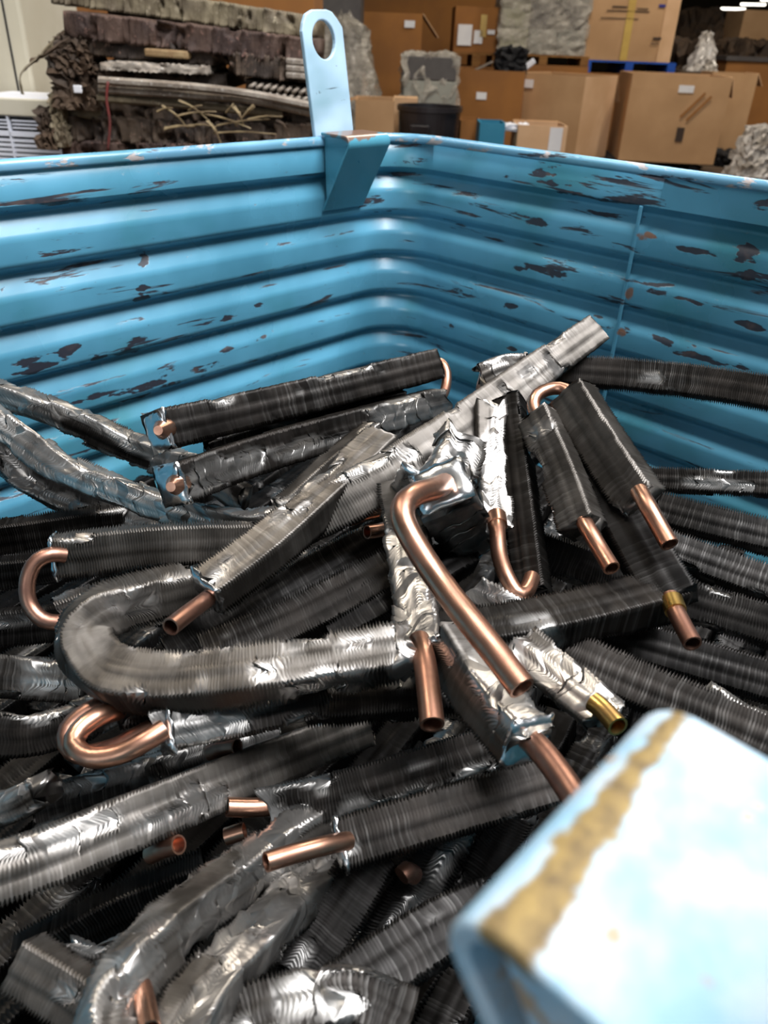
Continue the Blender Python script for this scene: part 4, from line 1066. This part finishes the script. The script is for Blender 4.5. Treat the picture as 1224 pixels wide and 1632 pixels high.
for k, (a, b) in enumerate(spl):
    fat = k in (5, 8, 3, 7, 14)
    twisted(where[k]+' in the litter on the old stack', [(*a, -.09), ((a[0]+b[0])/2+2, (a[1]+b[1])/2-3, -.10), (*b, -.09)], DS, .011 if fat else .005, .003, 'straw_strip' if k != 14 else 'dark_scrap', 'splinter', 'splinter', 'splinters littering the old stack', seed=20+k)
# cream cabinet and white grille at the far left
DC = 3.1
s1 = fs(44, 80, DC); zt = fz(20, -30, DC)
e = thing('cream_cabinet', 'tall cream enamel cabinet cut off by the left edge', 'cabinet', place(DC, s1-.35, 0), None, ROTZ)
MB().box(-.35, .35, 0, .55, 0, zt).obj('body', 'cream_enamel', e, bevel=.012)
xs = fs(18, 80, DC)-(s1-.35)
MB().box(xs-.003, xs+.003, -.003, .01, .1, zt-.01).obj('door_gap', 'dark_gap', e)
MB().box(-.35, .35, -.004, .02, fz(20, 156, DC)-.006, fz(20, 156, DC)).obj('door_gap', 'dark_gap', e)
DG = 2.75
s0, s1 = fs(-60, 200, DG), fs(98, 200, DG); zt = fz(40, 158, DG); w = s1-s0; hh = .36
e = thing('air_conditioner_unit', 'white window air conditioner with slatted grille by the left edge', 'air conditioner', place(DG+.02, (s0+s1)/2, zt-hh), None, ROTZ-.10)
MB().box(-w/2, w/2, .012, .3, 0, hh).obj('body', 'white_plastic', e, bevel=.008)
MB().box(-w/2, w/2, -.012, .012, hh-.05, hh).obj('top_panel', 'cream_enamel', e, bevel=.004)
gr = MB().box(-w/2+.01, w/2-.01, .006, .0125, .012, hh-.055).obj('grille', 'dark_gap', e)
for k in range(3):
    z = hh-.062-.0105*k
    for (a, b) in ((-w/2+.005, -.02), (-.005, w/2-.005)): MB().box(a, b, -.006, .008, z-.0042, z).obj('slat', 'white_plastic', gr)
MB().box(-w/2+.004, w/2-.004, -.008, .008, hh-.110, hh-.095).obj('grille_bar', 'white_plastic', gr)
for k in range(15):
    z = hh-.118-.0145*k
    MB().box(-w/2+.012, w/2-.012, -.006, .008, z-.0085, z).obj('slat', 'white_plastic', gr)
for x in (-w/2, -.02, w/2-.018): MB().box(x, x+.018 if x != -.02 else x+.006, -.008, .010, 0, hh-.05).obj('grille_post', 'white_plastic', gr)
s0, s1 = fs(-40, 240, DG), fs(80, 240, DG)
e = stack_under('box that the white air conditioner stands on', -50, 88, DG-.0, zt-hh-.013, .34)
# cardboard boxes behind the old stack
e, w, h = carton('brown cardboard box with the printed word behind the cream cabinet', 34, 112, -12, 4.6, 0.0, .6, mat='cardboard_dark', open_top=False)
cu = bpy.data.curves.new('printed_word', 'FONT'); cu.body = 'make'; cu.size = .085; cu.extrude = .001
tmp = bpy.data.objects.new('printed_word', cu); COL.objects.link(tmp)
dg = bpy.context.evaluated_depsgraph_get(); tm = bpy.data.meshes.new_from_object(tmp.evaluated_get(dg)); bpy.data.objects.remove(tmp)
tm.materials.clear(); tm.materials.append(MAT['ink'])
o = link('printed_word', tm, e, (fs(62, 20, 4.6)-fs(73, 20, 4.6), -.022, fz(62, 24, 4.6))); o.rotation_euler = (math.pi/2, 0, 0)
sticker(e, 'printed_mark', 'blue_ink', .02, .12, fz(90, 38, 4.6), fz(90, 32, 4.6), y=-.02)
e, w, h = carton('lower brown cardboard box seen between cabinet and old stack', 42, 108, 84, 4.0, 0.0, .5, mat='cardboard_dark', open_top=True, flaps=(('back', 30, .15), ('left', 20, .12)))
e, w, h = carton('wide brown cardboard boxes seen over the top of the old stack', 330, 500, -30, 5.2, 0.0, .6, mat='cardboard_dark', open_top=False)
sticker(e, 'printed_mark', 'pink_print', .10, .22, h-.36, h-.16, y=-.02); sticker(e, 'label_sticker', 'paper', -.16, -.02, h-.30, h-.20, y=-.02)
e, w, h = carton('grey brown box partly behind the lifting lug', 500, 575, -40, 9.5, 0.0, .8, mat='dark_carton', open_top=False)
